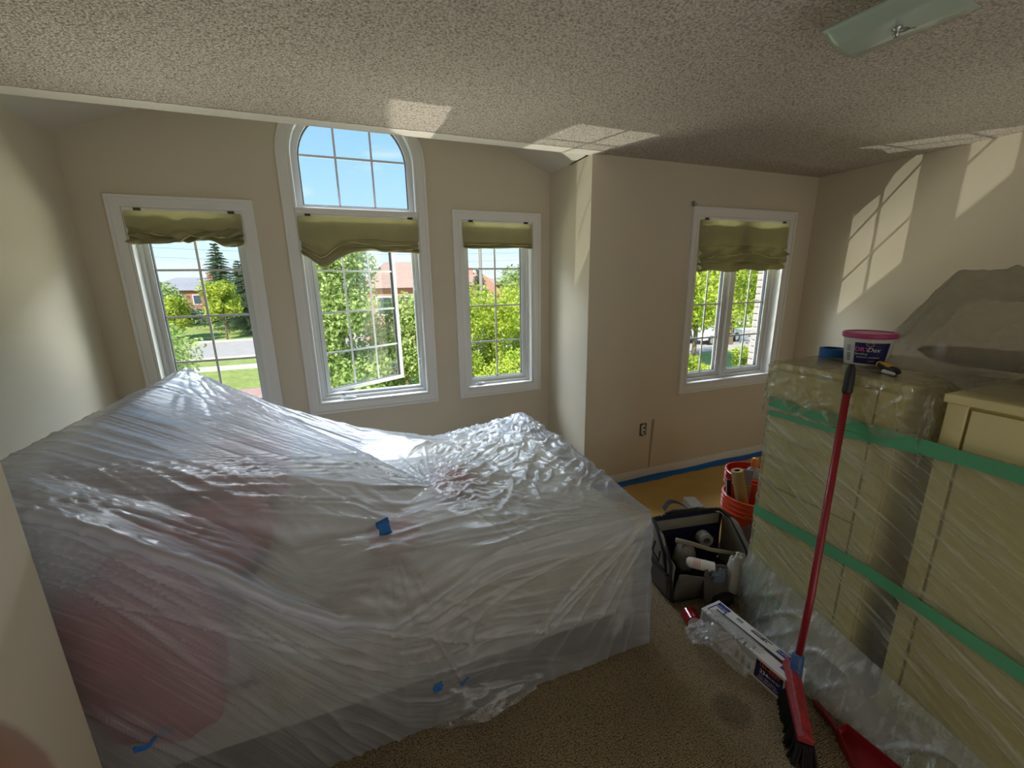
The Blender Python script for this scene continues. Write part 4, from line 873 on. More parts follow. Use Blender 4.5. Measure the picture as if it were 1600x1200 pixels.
# ------------------------------------------------------------------ things on top of the far cabinet
ZT = UT + .0045
M_tub = mat('white_plastic_tub', (214, 214, 210), .35); M_lid = mat('magenta_plastic_lid', (178, 62, 122), .35, bump=.05, bscale=60)
M_navy = mat('navy_label', (22, 26, 84), .4); M_white = mat('white_print', (226, 226, 230), .6); M_pinkprint = mat('pink_print', (206, 96, 170), .6); M_black = mat('black_print', (24, 24, 26), .6)
tcx, tcy = 2.005, 1.075
T = thing('compound_tub', 'white tub of spackling with magenta lid and navy label on the far cabinet', 'tub', (tcx, tcy, ZT))
C0 = Matrix.Translation((tcx, tcy, ZT))
part(T, 'tub', MB().lathe([(0.001, 0), (.068, 0), (.071, .004), (.083, .108), (.087, .109), (.087, .116), (.080, .116), (.078, .11), (0.001, .108)], C0, 48), M_tub, smooth=math.radians(35))
part(T, 'lid', MB().lathe([(.090, .112), (.0915, .118), (.0915, .128), (.088, .133), (.080, .133), (.078, .130), (0.001, .130)], C0, 48), M_lid, smooth=math.radians(35))
vang = math.atan2(-tcy, -tcx)
def rr(z): return .071 + .012 * (z - .004) / .104
def curved(a0, a1, z0, z1, off=.0008, n=20):
    A = np.linspace(a0, a1, n)[:, None] * np.ones((1, 4)); Z_ = np.linspace(z0, z1, 4)[None, :] * np.ones((n, 1)); Rr = rr(Z_) + off
    return MB().grid(np.stack([tcx + Rr * np.cos(A), tcy + Rr * np.sin(A), ZT + Z_], -1))
lab = part(T, 'label', curved(vang - .52, vang + .98, .010, .096), M_navy, smooth=True)
def wrap_text(sx, size, ac, zc, m, shear=0, bold=0, par=lab, name='lettering'):
    mb = text_mb(sx, size, Matrix.Identity(4), shear, .0003, bold)
    mb.v = [(tcx + (rr(zc + p[1]) + .0016 + p[2]) * math.cos(ac + p[0] / rr(zc)), tcy + (rr(zc + p[1]) + .0016 + p[2]) * math.sin(ac + p[0] / rr(zc)), ZT + zc + p[1]) for p in mb.v]
    return part(par, name, mb, m)
wrap_text('DRY', .024, vang - .20, .068, M_pinkprint, bold=.0005); wrap_text('Dex', .024, vang + .26, .067, M_white, .35)
wrap_text('Spackling', .011, vang - .22, .050, M_white); wrap_text('INTERIOR / EXTERIOR', .0075, vang + .1, .036, M_white); wrap_text('1 US QT', .006, vang + .25, .021, M_white)
# small outlined badge over the name
bz = [(-.012, .006), (.012, .007), (.010, -.002), (.003, -.004), (0, -.010), (-.003, -.004), (-.010, -.002)]
loop = [(tcx + (rr(.085) + .002) * math.cos(vang + .10 + u / .08), tcy + (rr(.085) + .002) * math.sin(vang + .10 + u / .08), ZT + .087 + w_) for u, w_ in bz + bz[:1]]
part(lab, 'badge_outline', MB().tube(loop, .0008, 5, cap=False), M_white)
bc = part(T, 'barcode_label', curved(vang - 1.02, vang - .62, .012, .088), M_white, smooth=True)
bars = MB(); z = .016
while z < .05:
    h_ = random.choice((.0008, .0014, .0022)); c_ = curved(vang - .94, vang - .70, z, z + h_, .0016, 6); bars.add(c_.v, c_.f); z += h_ + random.choice((.001, .0016))
part(bc, 'bars', bars, M_black)
bl = MB()
for k in range(8):
    c_ = curved(vang - .95 + .035 * k, vang - .95 + .035 * k + .012, .055, .084, .0016, 3); bl.add(c_.v, c_.f)
part(bc, 'fine_print', bl, mat('grey_print', (120, 120, 126), .6))
M_rollblue = mat('blue_tape_roll_side', (22, 92, 160), .6, bump=.2, bscale=150, bdist=.001)
def roll(name, label, M, ro, ri, h, m, core):
    T = thing(name, label, 'tape roll', tuple(M.translation)); 
    part(T, 'tape', MB().lathe([(ri + .003, 0), (ro, 0), (ro, h), (ri + .003, h)], M, 40), m, smooth=math.radians(30))
    part(T, 'core', MB().lathe([(ri, 0), (ri + .003, 0), (ri + .003, h), (ri, h), (ri, 0)], M, 40), core, smooth=math.radians(30)); return T
M_card = mat('cardboard_core', (176, 150, 112), .9)
roll('tape_roll', 'blue painters tape roll lying flat at the far left of the cabinet top', Matrix.Translation((2.035, 1.222, ZT)), .052, .038, .042, M_rollblue, M_rollblue)
# utility knife and scraper under the edge of the grey film
M_blackplastic = mat('black_rubber', (26, 26, 28), .55); M_yellow = mat('yellow_plastic', (208, 160, 40), .45); M_steel = mat('scratched_steel', (170, 172, 174), .3, metal=1)
ka, kb = Vector((1.965, 1.005, ZT + .014)), Vector((1.865, .885, ZT + .012)); dk = (kb - ka).normalized()
T = thing('utility_knife', 'black and yellow utility knife lying right of the tub', 'knife', tuple(ka))
part(T, 'handle', MB().tube([ka, ka + dk * .03, ka + dk * .09, ka + dk * .13, kb], [.010, .0135, .012, .014, .008], 10), M_blackplastic, smooth=True)
part(T, 'grip_inlay', MB().tube([ka + dk * .025 + Vector((-.004, -.004, .006)), ka + dk * .10 + Vector((-.004, -.004, .006))], [.010, .010], 10), M_yellow, smooth=True)
part(T, 'collar', MB().tube([ka + dk * .012, ka + dk * .020], [.0145, .0145], 12), M_yellow, smooth=True)
T = thing('putty_scraper', 'small steel scraper with a white handle beside the utility knife', 'scraper', (1.87, .93, ZT))
part(T, 'handle', MB().tube([(1.86, .93, ZT + .008), (1.835, .885, ZT + .008)], [.008, .006], 8), M_tub, smooth=True)
part(T, 'blade', MB().box(1.855, 1.895, .93, .99, ZT + .005, ZT + .0065), M_steel)
# ------------------------------------------------------------------ broom and dustpan
M_redhandle = mat('red_broom_handle', (136, 24, 36), .35, bump=.1, bscale=60, bdist=.001); M_collar = mat('blue_speckled_collar', (48, 86, 132), .5, var=.3, vscale=90); M_redplastic = mat('dusty_red_plastic', (150, 40, 44), .5, var=.35, vscale=60); M_bristle = mat('black_bristles', (20, 20, 22), .9, bump=.8, bscale=400, stretch=(1, 1, .1), bdist=.004)
b0, b1 = Vector((1.505, .842, .165)), Vector((1.722, .962, 1.305)); db = (b1 - b0).normalized()
T = thing('broom', 'broom with red handle leaning on the far cabinet, black bristles on the carpet', 'broom', tuple(b0))
part(T, 'handle', MB().tube([b0, b0 + db * .26 + Vector((.004, -.004, 0)), b1 - db * .09], .0125, 14), M_redhandle, smooth=True)
part(T, 'grip', MB().tube([b1 - db * .10, b1 - db * .09, b1 - db * .03, b1 - db * .005, b1 + db * .012], [.013, .0165, .016, .014, .008], 14), M_blackplastic, smooth=True)
part(T, 'collar', MB().tube([b0 - db * .065, b0 - db * .055, b0 + db * .03, b0 + db * .035], [.021, .024, .020, .015], 14), M_collar, smooth=True)
h0, h1 = Vector((1.52, .875, .115)), Vector((1.315, .665, .085)); hd = (h1 - h0).normalized(); sdv = Vector((-.62, .62, 0)).normalized(); hz = Vector((0, 0, 1))
def sec(c, wd, ht_, dn): return [c + sdv * wd * a + hz * (b * ht_) for a, b in ((-1, -.5), (-1, .2), (-.35, .9), (.35, .9), (1, .2), (1, -.5))]
V = []; ks = 14
for i in range(ks):
    t = i / (ks - 1); c = h0.lerp(h1, t); V += sec(c, .030 * (1 - .25 * abs(t - .3)), .034 * (1.15 - .55 * t), 0)
mb = MB().add(V, [(i * 6 + j, i * 6 + (j + 1) % 6, (i + 1) * 6 + (j + 1) % 6, (i + 1) * 6 + j) for i in range(ks - 1) for j in range(6)] + [tuple(range(5, -1, -1)), tuple(range((ks - 1) * 6, ks * 6))])
o = part(T, 'head', mb, M_redplastic); modifier(o, 'BEVEL', width=.004, segments=2)
mb = MB(); rb = random.Random(3)
for i in range(30):
    for j in range(8):
        t = i / 29; c = h0.lerp(h1, t) + sdv * (-.024 + .048 * j / 7) + Vector((0, 0, -.014)); L_ = c.z - .002
        tip = Vector((c.x - .012 + rb.uniform(-.008, .008) + sdv.x * (j - 3.5) * .003, c.y - .004 + rb.uniform(-.008, .008) + sdv.y * (j - 3.5) * .003, .002)) + hd * (t - .4) * .03
        mb.tube([c, (c + tip) / 2 + hd * .002, tip], [.0042, .0046, .0050], 5)
part(T, 'bristles', mb, M_bristle)
T = thing('dustpan', 'dark red dustpan on the carpet at the bottom edge beside the broom', 'dustpan', (1.47, .6, 0))
M_dred = mat('dark_red_plastic', (122, 22, 30), .4)
g0, g1 = Vector((1.552, .785, .016)), Vector((1.512, .665, .022))
part(T, 'handle', MB().tube([g0, g0.lerp(g1, .1), g0.lerp(g1, .8), g1], [.008, .013, .012, .016], 12), M_dred, smooth=True)
A_, B_ = Vector((1.500, .672, .004)), Vector((1.545, .668, .004)); C_, D_ = Vector((1.335, .43, .004)), Vector((1.60, .38, .004))
pan = MB().add([A_, B_, D_, C_], [(0, 1, 2, 3)]); o = part(T, 'pan', pan, M_dred); modifier(o, 'SOLIDIFY', thickness=.003)
wl = MB()
for p, q_ in ((A_, C_), (B_, D_), (A_, B_)):
    h1_, h2_ = (.045, .012) if q_ is not B_ else (.045, .045); wl.add([p, q_, q_ + Vector((0, 0, h2_)), p + Vector((0, 0, h1_))], [(0, 1, 2, 3)])
o = part(T, 'rim', wl, M_dred); modifier(o, 'SOLIDIFY', thickness=.003, offset=0)
# ------------------------------------------------------------------ box of plastic sheeting
M_box = mat('white_carton', (208, 206, 204), .7, var=.04); M_blueprint = mat('blue_print', (36, 56, 140), .6); M_redprint = mat('red_print', (198, 62, 50), .6)
bM = Matrix.Translation((1.487, 1.035, 0)) @ Matrix.Rotation(math.radians(3), 4, 'Z'); bw, bl_, bh = .059, .205, .118
T = thing('carton', 'long white carton of plastic sheeting with blue and red print beside the broom', 'box', (1.487, 1.035, 0), math.radians(3))
part(T, 'box', MB().box(-bw, bw, -bl_, bl_, .001, bh, bev=.003), M_box, local=True)
e = .0006
part(T, 'slot', MB().add([(-.012, bl_ - .04, bh + e), (.004, bl_ - .035, bh + e), (.010, -bl_ + .06, bh + e), (.022, -bl_ + .025, bh + e), (-.008, -bl_ + .03, bh + e), (-.006, 0, bh + e)], [(0, 5, 1), (5, 2, 1), (5, 4, 3, 2)]), M_black, local=True)
def panel(x0, x1, y0, y1, m, name='print_panel', zz=bh + e, par=T): return part(par, name, MB().box(x0, x1, y0, y1, zz - .0003, zz), m, local=True)
panel(-.035, .050, bl_ - .075, bl_ - .070, M_blueprint); panel(-.035, .050, bl_ - .02, bl_ - .015, M_blueprint); panel(-.035, -.031, bl_ - .075, bl_ - .015, M_blueprint); panel(.016, .050, bl_ - .075, bl_ - .015, M_blueprint)
panel(.028, .052, -bl_ + .035, -bl_ + .105, M_blueprint); panel(-.030, .030, -bl_ + .012, -bl_ + .05, M_blueprint); panel(.030, .046, .06, .09, mat('grey_barcode_print', (130, 130, 134), .7))
def txt(sx, size, M, m, shear=0, bold=0, name='lettering'): return part(T, name, text_mb(sx, size, M, shear, .0003, bold), m, local=True)
topM = lambda x, y, a=PI / 2: Matrix.Translation((x, y, bh + .0012)) @ Matrix.Rotation(a, 4, 'Z')
txt('HEAVY DUTY', .013, topM(.024, bl_ - .045, -PI / 2), M_white); txt("PAINTER'S", .016, topM(.034, -.02, -PI / 2), M_black, bold=.0003); txt('PLASTIC SHEETING', .010, topM(.046, -.03, -PI / 2), M_black)
txt('PLASTIC FILM', .011, topM(.040, -bl_ + .07, -PI / 2), M_white)
sM = lambda y, z: Matrix.Translation((-bw - .0015, y, z)) @ Matrix.Rotation(-PI / 2, 4, 'Z') @ Matrix.Rotation(PI / 2, 4, 'X')
part(T, 'side_label', MB().box(-bw - .0008, -bw, -bl_ + .012, -bl_ + .125, .018, .104), M_navy, local=True)
part(T, 'side_band', MB().box(-bw - .0011, -bw, -bl_ + .012, -bl_ + .125, .080, .104), M_black, local=True)
txt('161-0337', .023, sM(-bl_ + .068, .092), M_redprint, bold=.0006); txt('234', .024, sM(-bl_ + .088, .063), M_white, bold=.0003); txt('SQUARE FEET', .0085, sM(-bl_ + .048, .064), M_white); txt('9 ft x 400 ft ROLL', .010, sM(-bl_ + .068, .042), M_white); txt('HIGH DENSITY FILM', .0095, sM(-bl_ + .068, .029), M_white)
for k in range(4): part(T, 'side_print', MB().box(-bw - .0007, -bw, .0 - .03 * k, .012 - .03 * k, .02, .07 - .008 * k), M_black, local=True)
part(T, 'end_label', MB().box(-bw + .02, bw - .02, bl_, bl_ + .0008, .015, .1), M_navy, local=True)
part(T, 'side_label', MB().box(-bw - .0008, -bw, bl_ - .06, bl_ - .012, .02, .100), M_navy, local=True)
txt('X', .03, sM(bl_ - .036, .06), M_redprint)
# film pulled out of the slot, over the side of the carton
q, v = np.meshgrid(np.linspace(0, 1, 70), np.linspace(0, 1, 40), indexing='ij')
y_ = bl_ - .045 - q * .235; xx = -.006 - v * (.085 + .03 * np.sin(q * 5)) - np.clip(v - .5, 0, 1) * (.12 + .04 * np.sin(q * 3)); zz = bh + .006 + .006 * np.sin(q * 14) * v - np.clip(v - .42, 0, 1) * (.10 + .05 * np.sin(q * 7 + 1))
P = np.stack([xx, y_ - .06 * v * (q - .5) + .02 * v, zz], -1); Nn = normals(P); P = P + Nn * (.012 * (ridge(q * 8 + v * 3, v * 4, 130, 2.5) + .5 * ridge(q * 19, v * 11, 131, 3)) * np.clip(v * 3 - .6, 0, 1))[..., None]
P[..., 0] = np.where(P[..., 2] < bh, np.minimum(P[..., 0], -bw - .006), P[..., 0]); P[..., 2] = np.where((P[..., 0] > -bw - .004), np.maximum(P[..., 2], bh + .003), P[..., 2]); P[..., 2] = np.maximum(P[..., 2], .004)
o = part(T, 'pulled_film', MB().grid(P), film_mat('white_pulled_film', (226, 228, 228), .42, bscale=(20, 20, 1), bstr=.9, gloss=1.2, rough=.15, hazevar=.3), smooth=True, local=True, label='torn milky film pulled out of the slot'); set_uv(o, np.stack([q, v], -1))
# red tape roll
M_redtape = mat('glossy_red_tape', (150, 18, 30), .15, coat=.6)
ax_ = Vector((-.30, -.86, .0)).normalized(); MR = frameM((1.408, 1.300, .038), (0, 0, 1), ax_)
T = roll('tape_roll', 'glossy red tape roll on its side beside the white carton', MR, .037, .028, .062, M_redtape, M_card)
T['category'] = 'tape roll'; part(T, 'end_disc', MB().lathe([(.001, .058), (.0285, .058), (.0285, .060), (.001, .060)], MR, 32), mat('pearly_end_disc', (196, 190, 204), .4))
# ------------------------------------------------------------------ tool bag
M_bag = mat('grey_canvas', (128, 122, 110), .95, bump=.4, bscale=160, bdist=.002, var=.1); M_bagd = mat('dark_grey_canvas', (86, 83, 76), .95, bump=.4, bscale=160, bdist=.002, var=.12); M_strap = mat('black_webbing', (22, 22, 24), .8, bump=.3, bscale=200, bdist=.001); M_navybag = mat('navy_bag_lining', (16, 20, 60), .9)
A0 = math.radians(-9); T = thing('tool_bag', 'grey canvas tool bag with black trim gaping open beside the bed corner', 'bag', (1.66, 1.50, 0), A0)
hx, hy = .235, .13
def bagwall(pts3, name, m, th=.008):
    o = part(T, name, MB().grid(np.array(pts3)), m, smooth=True, local=True); modifier(o, 'SUBSURF', levels=1, render_levels=2); modifier(o, 'SOLIDIFY', thickness=th); return o
xs = np.linspace(-1, 1, 9)
bagwall([[(hx * x, hy + .03 * (z / .33) * 0 + .02 * math.sin(z * 9), z + .01) for z in (0, .1, .2, .28, .325 - .03 * abs(x) ** 6)] for x in xs], 'back_wall', M_navybag)
bagwall([[(hx * x, -hy - .02 * math.sin(z * 12) - .025 * (z > .12), z + .01 - .03 * (1 - abs(x)) * (z > .1)) for z in (0, .06, .12, .17, .20 - .03 * (1 - x * x))] for x in xs], 'front_wall', M_bagd)
for s_ in (-1, 1):
    bagwall([[(s_ * (hx + .012 * math.sin(PI * z / .3)), y, z * (1 if y > -.05 else .85) + .01) for z in (0, .08, .16, .24, .315 if y > -.02 else .26)] for y in np.linspace(-hy, hy, 7)], 'end_panel', M_bag)
part(T, 'base', MB().box(-hx, hx, -hy, hy, .002, .02, bev=.006), M_strap, local=True)
# the mouth frame: an arch over the back and down to both ends
fr = [(-hx - .004, -hy * .7, .10), (-hx - .008, -hy * .35, .24), (-hx, hy * .3, .318), (-hx + .02, hy, .335), (-.1, hy + .008, .342), (.1, hy + .008, .342), (hx - .03, hy, .338), (hx, hy * .5, .32), (hx + .006, -hy * .5, .20), (hx + .01, -hy, .07)]
part(T, 'mouth_frame', MB().tube(fr, .011, 8), M_strap, local=True, smooth=True)
part(T, 'trim', MB().tube([(-hx - .006, -hy, .02), (-hx - .012, -hy + .004, .12), (-hx - .012, -hy + .02, .22), (-hx - .008, -hy * .4, .29)], .009, 8), M_strap, local=True, smooth=True)
part(T, 'trim', MB().tube([(-hx - .01, hy, .02), (-hx - .01, hy, .30)], .007, 8), M_strap, local=True, smooth=True)
part(T, 'inner_rim', MB().box(-hx + .03, hx - .03, hy - .008, hy - .002, .255, .32, bev=.003), M_bag, local=True)
part(T, 'pocket', MB().box(-hx - .026, -hx - .008, -hy * .75, hy * .7, .03, .15, bev=.006), M_bagd, local=True)
part(T, 'pocket_trim', MB().box(-hx - .029, -hx - .006, -hy * .78, hy * .72, .148, .158, bev=.003), M_strap, local=True)
part(T, 'handle', MB().tube([(-.13, hy + .012, .345), (-.10, hy - .01, .372), (-.02, hy - .03, .378), (.05, hy - .02, .372), (.08, hy + .006, .345)], .010, 8), M_strap, local=True, smooth=True)
part(T, 'shoulder_strap', MB().grid(np.array([[(-.12 + .14 * t, hy + .03 + .02 * math.sin(5 * t) + w_ * .035, .35 + .035 * math.sin(PI * t) + .004 * w_) for w_ in (0, 1)] for t in np.linspace(0, 1, 12)])), M_strap, local=True)
part(T, 'shoulder_strap', MB().tube([(-hx - .02, .03, .27), (-hx - .04, .02, .22), (-hx - .03, -.03, .19), (-hx - .02, -.02, .24)], .006, 6), M_strap, local=True)
for x in (-hx + .01, -hx + .07, hx - .04): part(T, 'rivet', MB().lathe([(.001, .004), (.004, .003), (.005, 0)], Matrix.Translation((x, hy - .004, .350)), 10), M_steel, local=True)
# flap hanging out over the front
bagwall([[(-.09 + .26 * t, -hy - .03 - .03 * u, .20 - .19 * u + .02 * math.sin(t * 6)) for u in (0, .35, .7, 1)] for t in np.linspace(0, 1, 7)], 'front_flap', M_bagd)
def inbag(x, y, z):
    c, s_ = math.cos(A0), math.sin(A0); return Vector((1.66 + c * x - s_ * y, 1.50 + s_ * x + c * y, z))
# contents
M_joint = mat('white_bottle_plastic', (200, 196, 186), .5); M_dusty = mat('dusty_grey_plastic', (124, 122, 116), .8, var=.15, vscale=20)
p0, p1 = inbag(-.115, -.10, .205), inbag(-.03, -.155, .20); dd = (p1 - p0).normalized()
T2 = thing('caulk_bottle', 'white bottle with faded red print lying across the bag mouth', 'bottle', tuple(p0))
part(T2, 'bottle', MB().tube([p0 - dd * .03, p0 - dd * .02, p0, p1, p1 + dd * .004], [.014, .024, .027, .027, .022], 20), M_joint, smooth=math.radians(35))
side = dd.cross(Vector((0, 0, 1))).normalized()
for k in range(4):
    a = p0 + dd * (.004 + .009 * k); part(T2, 'print_band', MB().tube([a, a + dd * .003], [.0273, .0273], 20), mat('faded_red_print', (176, 110, 96), .7) if k == 0 else D.materials['faded_red_print'])
T2 = thing('mesh_tape_roll', 'dusty grey roll of mesh tape inside the open bag', 'tape roll', tuple(inbag(.07, .05, .21)))
MR = frameM(inbag(.05, .055, .235), (0, 0, 1), (inbag(.05, -.1, .235) - inbag(.07, .05, .23))); part(T2, 'roll', MB().lathe([(.018, 0), (.038, 0), (.038, .05), (.018, .05), (.018, 0)], MR, 28), M_dusty, smooth=math.radians(30))
solo('putty_jug', blob(inbag(-.09, .0, .17), (.055, .05, .08), .1, 2, 31), M_dusty, 'dusty grey jug behind the white bottle in the bag', 'jug', smooth=True)
hh = [inbag(-.15, .0, .275), inbag(-.08, -.02, .26), inbag(.02, -.06, .232), inbag(.14, -.10, .215)]
T2 = thing('hammer', 'long dusty tool handle lying across the open bag mouth', 'tool', tuple(hh[0])); M_dwood = mat('dusty_worn_wood', (128, 118, 98), .9, var=.15)
part(T2, 'handle', MB().tube(hh, [.015, .012, .011, .010], 10), M_dwood, smooth=True); part(T2, 'ferrule', MB().tube([hh[3], hh[3] + (hh[3] - hh[2]) * .35], [.012, .012], 10), M_steel, smooth=True)
# work glove / canvas apron slumped on the right of the bag
solo('work_apron', blob((1.725, 1.322, .135), (.050, .032, .125), .14, 2.4, 33, sq=.6), mat('pale_grey_work_cloth', (160, 158, 152), .95, bump=.5, bscale=18, bdist=.012), 'pale grey crumpled work cloth slumped between the bag and the wrapped cabinet', 'cloth', smooth=True)
solo('knee_pad', blob((1.66, 1.315, .035), (.075, .04, .032), .12, 2.4, 35), M_strap, 'black knee pad on the carpet under the pale work cloth', 'knee pad', smooth=True)
solo('rag', blob(inbag(-.02, -.175, .17), (.04, .025, .035), .2, 3, 37), mat('blue_grey_rag', (92, 102, 116), .95), 'small blue grey rag hanging over the bag front', 'rag', smooth=True)
# ------------------------------------------------------------------ buckets
M_orange = mat('orange_pail_plastic', (206, 74, 42), .35, spec=.6); M_redpail = mat('red_pail_plastic', (196, 44, 28), .35)
def pail(label, c, m, h=.37, r0=.125, r1=.148, tilt=0):
    T = thing('pail', label, 'bucket', c); M = Matrix.Translation(c)
    part(T, 'shell', MB().lathe([(.001, .003), (r0, .003), (r0 + .002, .01), (r1 - .004, h * .72), (r1 - .002, h * .72), (r1, h), (r1 - .004, h), (r1 - .008, h * .7), (r0 - .004, .01), (.001, .008)], M, 48), m, smooth=math.radians(40))
    for z in (.76, .84, .92, 1.0): part(T, 'rib', MB().lathe([(r1 - .002, h * z - .010), (r1 + .008, h * z - .008), (r1 + .008, h * z - .003), (r1 - .002, h * z)], M, 48), m, smooth=math.radians(40))
    part(T, 'bail', MB().tube([(c[0] + (r1 + .012) * math.cos(a), c[1] + (r1 + .012) * math.sin(a) , c[2] + h * .8 - .1 * math.sin((a + 2.6) * 1.0) ** 2) for a in np.linspace(-2.6, .54, 20)], .002, 6), M_steel); return T
pc = (2.15, 1.615, .0); T = pail('orange ribbed pail behind the tool bag, holding rolls of masking paper', pc, M_orange)
vq = math.atan2(-pc[1], -pc[0])
A = np.linspace(vq - .15, vq + .75, 14)[:, None] * np.ones((1, 6)); Z_ = np.linspace(.10, .25, 6)[None, :] * np.ones((14, 1)); Rq = .1265 + (.144 - .1265) * Z_ / .27 + .0012
wv = .35 + .65 * np.sin(np.linspace(.25, PI - .1, 14))[:, None]; Z2 = .175 + (Z_ - .175) * wv
part(T, 'logo_patch', MB().grid(np.stack([pc[0] + Rq * np.cos(A), pc[1] + Rq * np.sin(A), Z2], -1)), mat('faded_lilac_print', (150, 118, 142), .6, var=.2, vscale=40), smooth=True)
pail('red pail standing behind the orange pail, half hidden by the wrapped cabinet', (2.42, 1.84, .0), M_redpail)
M_paper = mat('kraft_masking_paper', (176, 152, 104), .85)
a, b = Vector((2.075, 1.665, .515)), Vector((2.15, 1.60, .10)); dv = (b - a).normalized(); MR = frameM(a, (1, 0, 0), dv)
T = thing('masking_paper_roll', 'kraft masking paper roll standing in the orange pail, leaning left', 'paper roll', tuple(a))
part(T, 'paper', MB().lathe([(.016, 0), (.034, 0), (.034, .40), (.016, .40)], MR, 28), M_paper, smooth=math.radians(30)); part(T, 'core', MB().lathe([(.016, .002), (.019, 0), (.019, .4), (.016, .4)], MR, 24), M_card, smooth=True)
T = thing('card_sleeve', 'flat lilac sleeve with stripes tucked behind the paper roll in the pail', 'sleeve', (2.17, 1.68, .3)); MQ = frameM((2.17, 1.675, .30), (.75, -.66, .05), (.12, .05, 1))
part(T, 'sleeve', MB().box(-.03, .03, -.006, .006, -.15, .19, M=MQ, bev=.003), mat('lilac_card', (140, 128, 146), .6))
for k in range(3): part(T, 'stripe', MB().box(-.0305, .0305, -.0068, .0068, .085 - .018 * k, .090 - .018 * k, M=MQ), M_yellow)
T = thing('scraper_blade', 'dark blade with pale edge standing at the left of the orange pail', 'scraper', (2.03, 1.70, .3)); MQ = frameM((2.035, 1.665, .34), (.8, -.6, 0), (-.08, .05, 1))
part(T, 'blade', MB().box(-.012, .012, -.003, .003, -.15, .12, M=MQ), M_black); part(T, 'edge', MB().box(-.016, -.0125, -.004, .004, -.15, .13, M=MQ), M_white)
# yellow crescent wrench-like putty tool hooked on the rim
T = thing('putty_tool', 'yellow crescent-headed tool hooked over the orange pail rim', 'tool', (2.13, 1.47, .33)); MQ = frameM((2.135, 1.465, .345), (.79, -.61, 0), (-.61, -.79, .1))
cres = [(.036 * math.cos(t), .036 * math.sin(t)) for t in np.linspace(2.2, 2.2 + 4.4, 22)] + [(.012 + .020 * math.cos(t), .012 + .020 * math.sin(t)) for t in np.linspace(2.2 + 4.4, 2.2, 16)]
MQ2 = frameM((2.135, 1.465, .36), (.79, -.61, 0), (-.58, -.76, .25)); o = part(T, 'head', MB().prism(cres, [], lambda u, w_, d_: MQ2 @ Vector((u, w_, d_)), -.006, .006), M_yellow)
part(T, 'handle', MB().tube([MQ2 @ Vector((.004, -.03, 0)), MQ2 @ Vector((.010, -.10, -.004)), MQ2 @ Vector((.012, -.22, -.03))], [.011, .012, .012], 10), M_yellow, smooth=True)
T = thing('spray_bottle', 'grey bottle with an orange cap standing in the red pail', 'bottle', (2.385, 1.79, .2)); M = Matrix.Translation((2.385, 1.79, .20))
part(T, 'bottle', MB().lathe([(.001, 0), (.045, 0), (.047, .16), (.040, .205), (.02, .225), (.018, .235)], M, 28), mat('pale_grey_bottle', (160, 164, 166), .4), smooth=True)
part(T, 'cap', MB().lathe([(.020, .23), (.022, .235), (.020, .285), (.012, .29), (.001, .29)], M, 20), mat('orange_cap', (216, 132, 52), .45), smooth=True)
solo('tool_case', MB().box(1.94, 2.02, 1.80, 1.94, .001, .22, M=rotM((1.98, 1.88, 0), 'Z', -.3), bev=.008), mat('grey_case_lid', (130, 124, 112), .6), 'flat grey case standing between the bag and the orange pail', 'case')
# trowel behind the cloth
T = thing('trowel', 'small wooden-handled trowel lying by the foot of the orange pail', 'trowel', (2.0, 1.42, .2)); 
part(T, 'handle', MB().tube([(1.93, 1.38, .235), (2.06, 1.44, .265)], [.012, .010], 10), M_dwood, smooth=True); part(T, 'tang', MB().tube([(1.93, 1.38, .235), (1.89, 1.365, .228)], .006, 8), M_steel)
# ------------------------------------------------------------------ floor paper, tape, outlet, nail, strip
V = []; n = 60
for i in range(n):
    t = i / (n - 1); x = 1.60 + 2.15 * t; V += [(x, 1.72 + .02 * math.sin(t * 20) + (.25 if t < .08 else 0), .004), (x, 2.575 + .004 * math.sin(t * 31), .004 + .002 * math.sin(t * 17))]
o = solo('floor_paper', MB().add(V, [(2 * i, 2 * i + 2, 2 * i + 3, 2 * i + 1) for i in range(n - 1)]), mat('tan_rosin_paper', (186, 154, 88), .85, var=.06, vscale=4, bump=.2, bscale=6, bdist=.01), 'tan masking paper covering the carpet below the double casement window', 'paper'); modifier(o, 'SOLIDIFY', thickness=.0015)
V = []; n = 140
for i in range(n):
    t = i / (n - 1); x = 1.60 + 2.15 * t; j = .010 * vn(x * 7, .3, 140) + .006 * vn(x * 30, .3, 141); V += [(x, YB - .016, .034 + .004 * math.sin(x * 9)), (x, YB - .022, .010), (x, YB - .062 + 2 * float(j) - .01, .0065)]
o = solo('baseboard_tape', MB().add(V, [(3 * i + j, 3 * i + 3 + j, 3 * i + 4 + j, 3 * i + 1 + j) for i in range(n - 1) for j in range(2)]), M_bluetape, 'long blue masking tape sealing the tan paper to the baseboard', 'tape'); modifier(o, 'SOLIDIFY', thickness=.0008)
T = thing('outlet_box', 'bare electrical outlet box without cover low on the right back wall', 'outlet', (2.135, YB, .447))
part(T, 'box', MB().prism(rect(2.105, 2.165, .40, .50), [rect(2.111, 2.159, .406, .494)], fy, YB - .006, YB + .002), M_gap)
part(T, 'receptacle', MB().box(2.122, 2.152, YB - .014, YB - .001, .415, .485, bev=.003), M_tub)
part(T, 'bracket', MB().box(2.128, 2.146, YB - .010, YB - .001, .392, .508), M_steel)
for zz in (.432, .466): part(T, 'socket', MB().box(2.130, 2.144, YB - .0155, YB - .0135, zz - .009, zz + .009), M_gap)
solo('wall_patch_strip', MB().prism([(2.212, .10), (2.222, .10), (2.246, .50), (2.240, .523), (2.226, .523), (2.218, .50)], [], fy, YB - .0015, YB + .001), mat('bare_putty_strip', (158, 148, 128), .9, var=.08), 'narrow taupe strip of bare putty on the wall right of the outlet', 'patch')
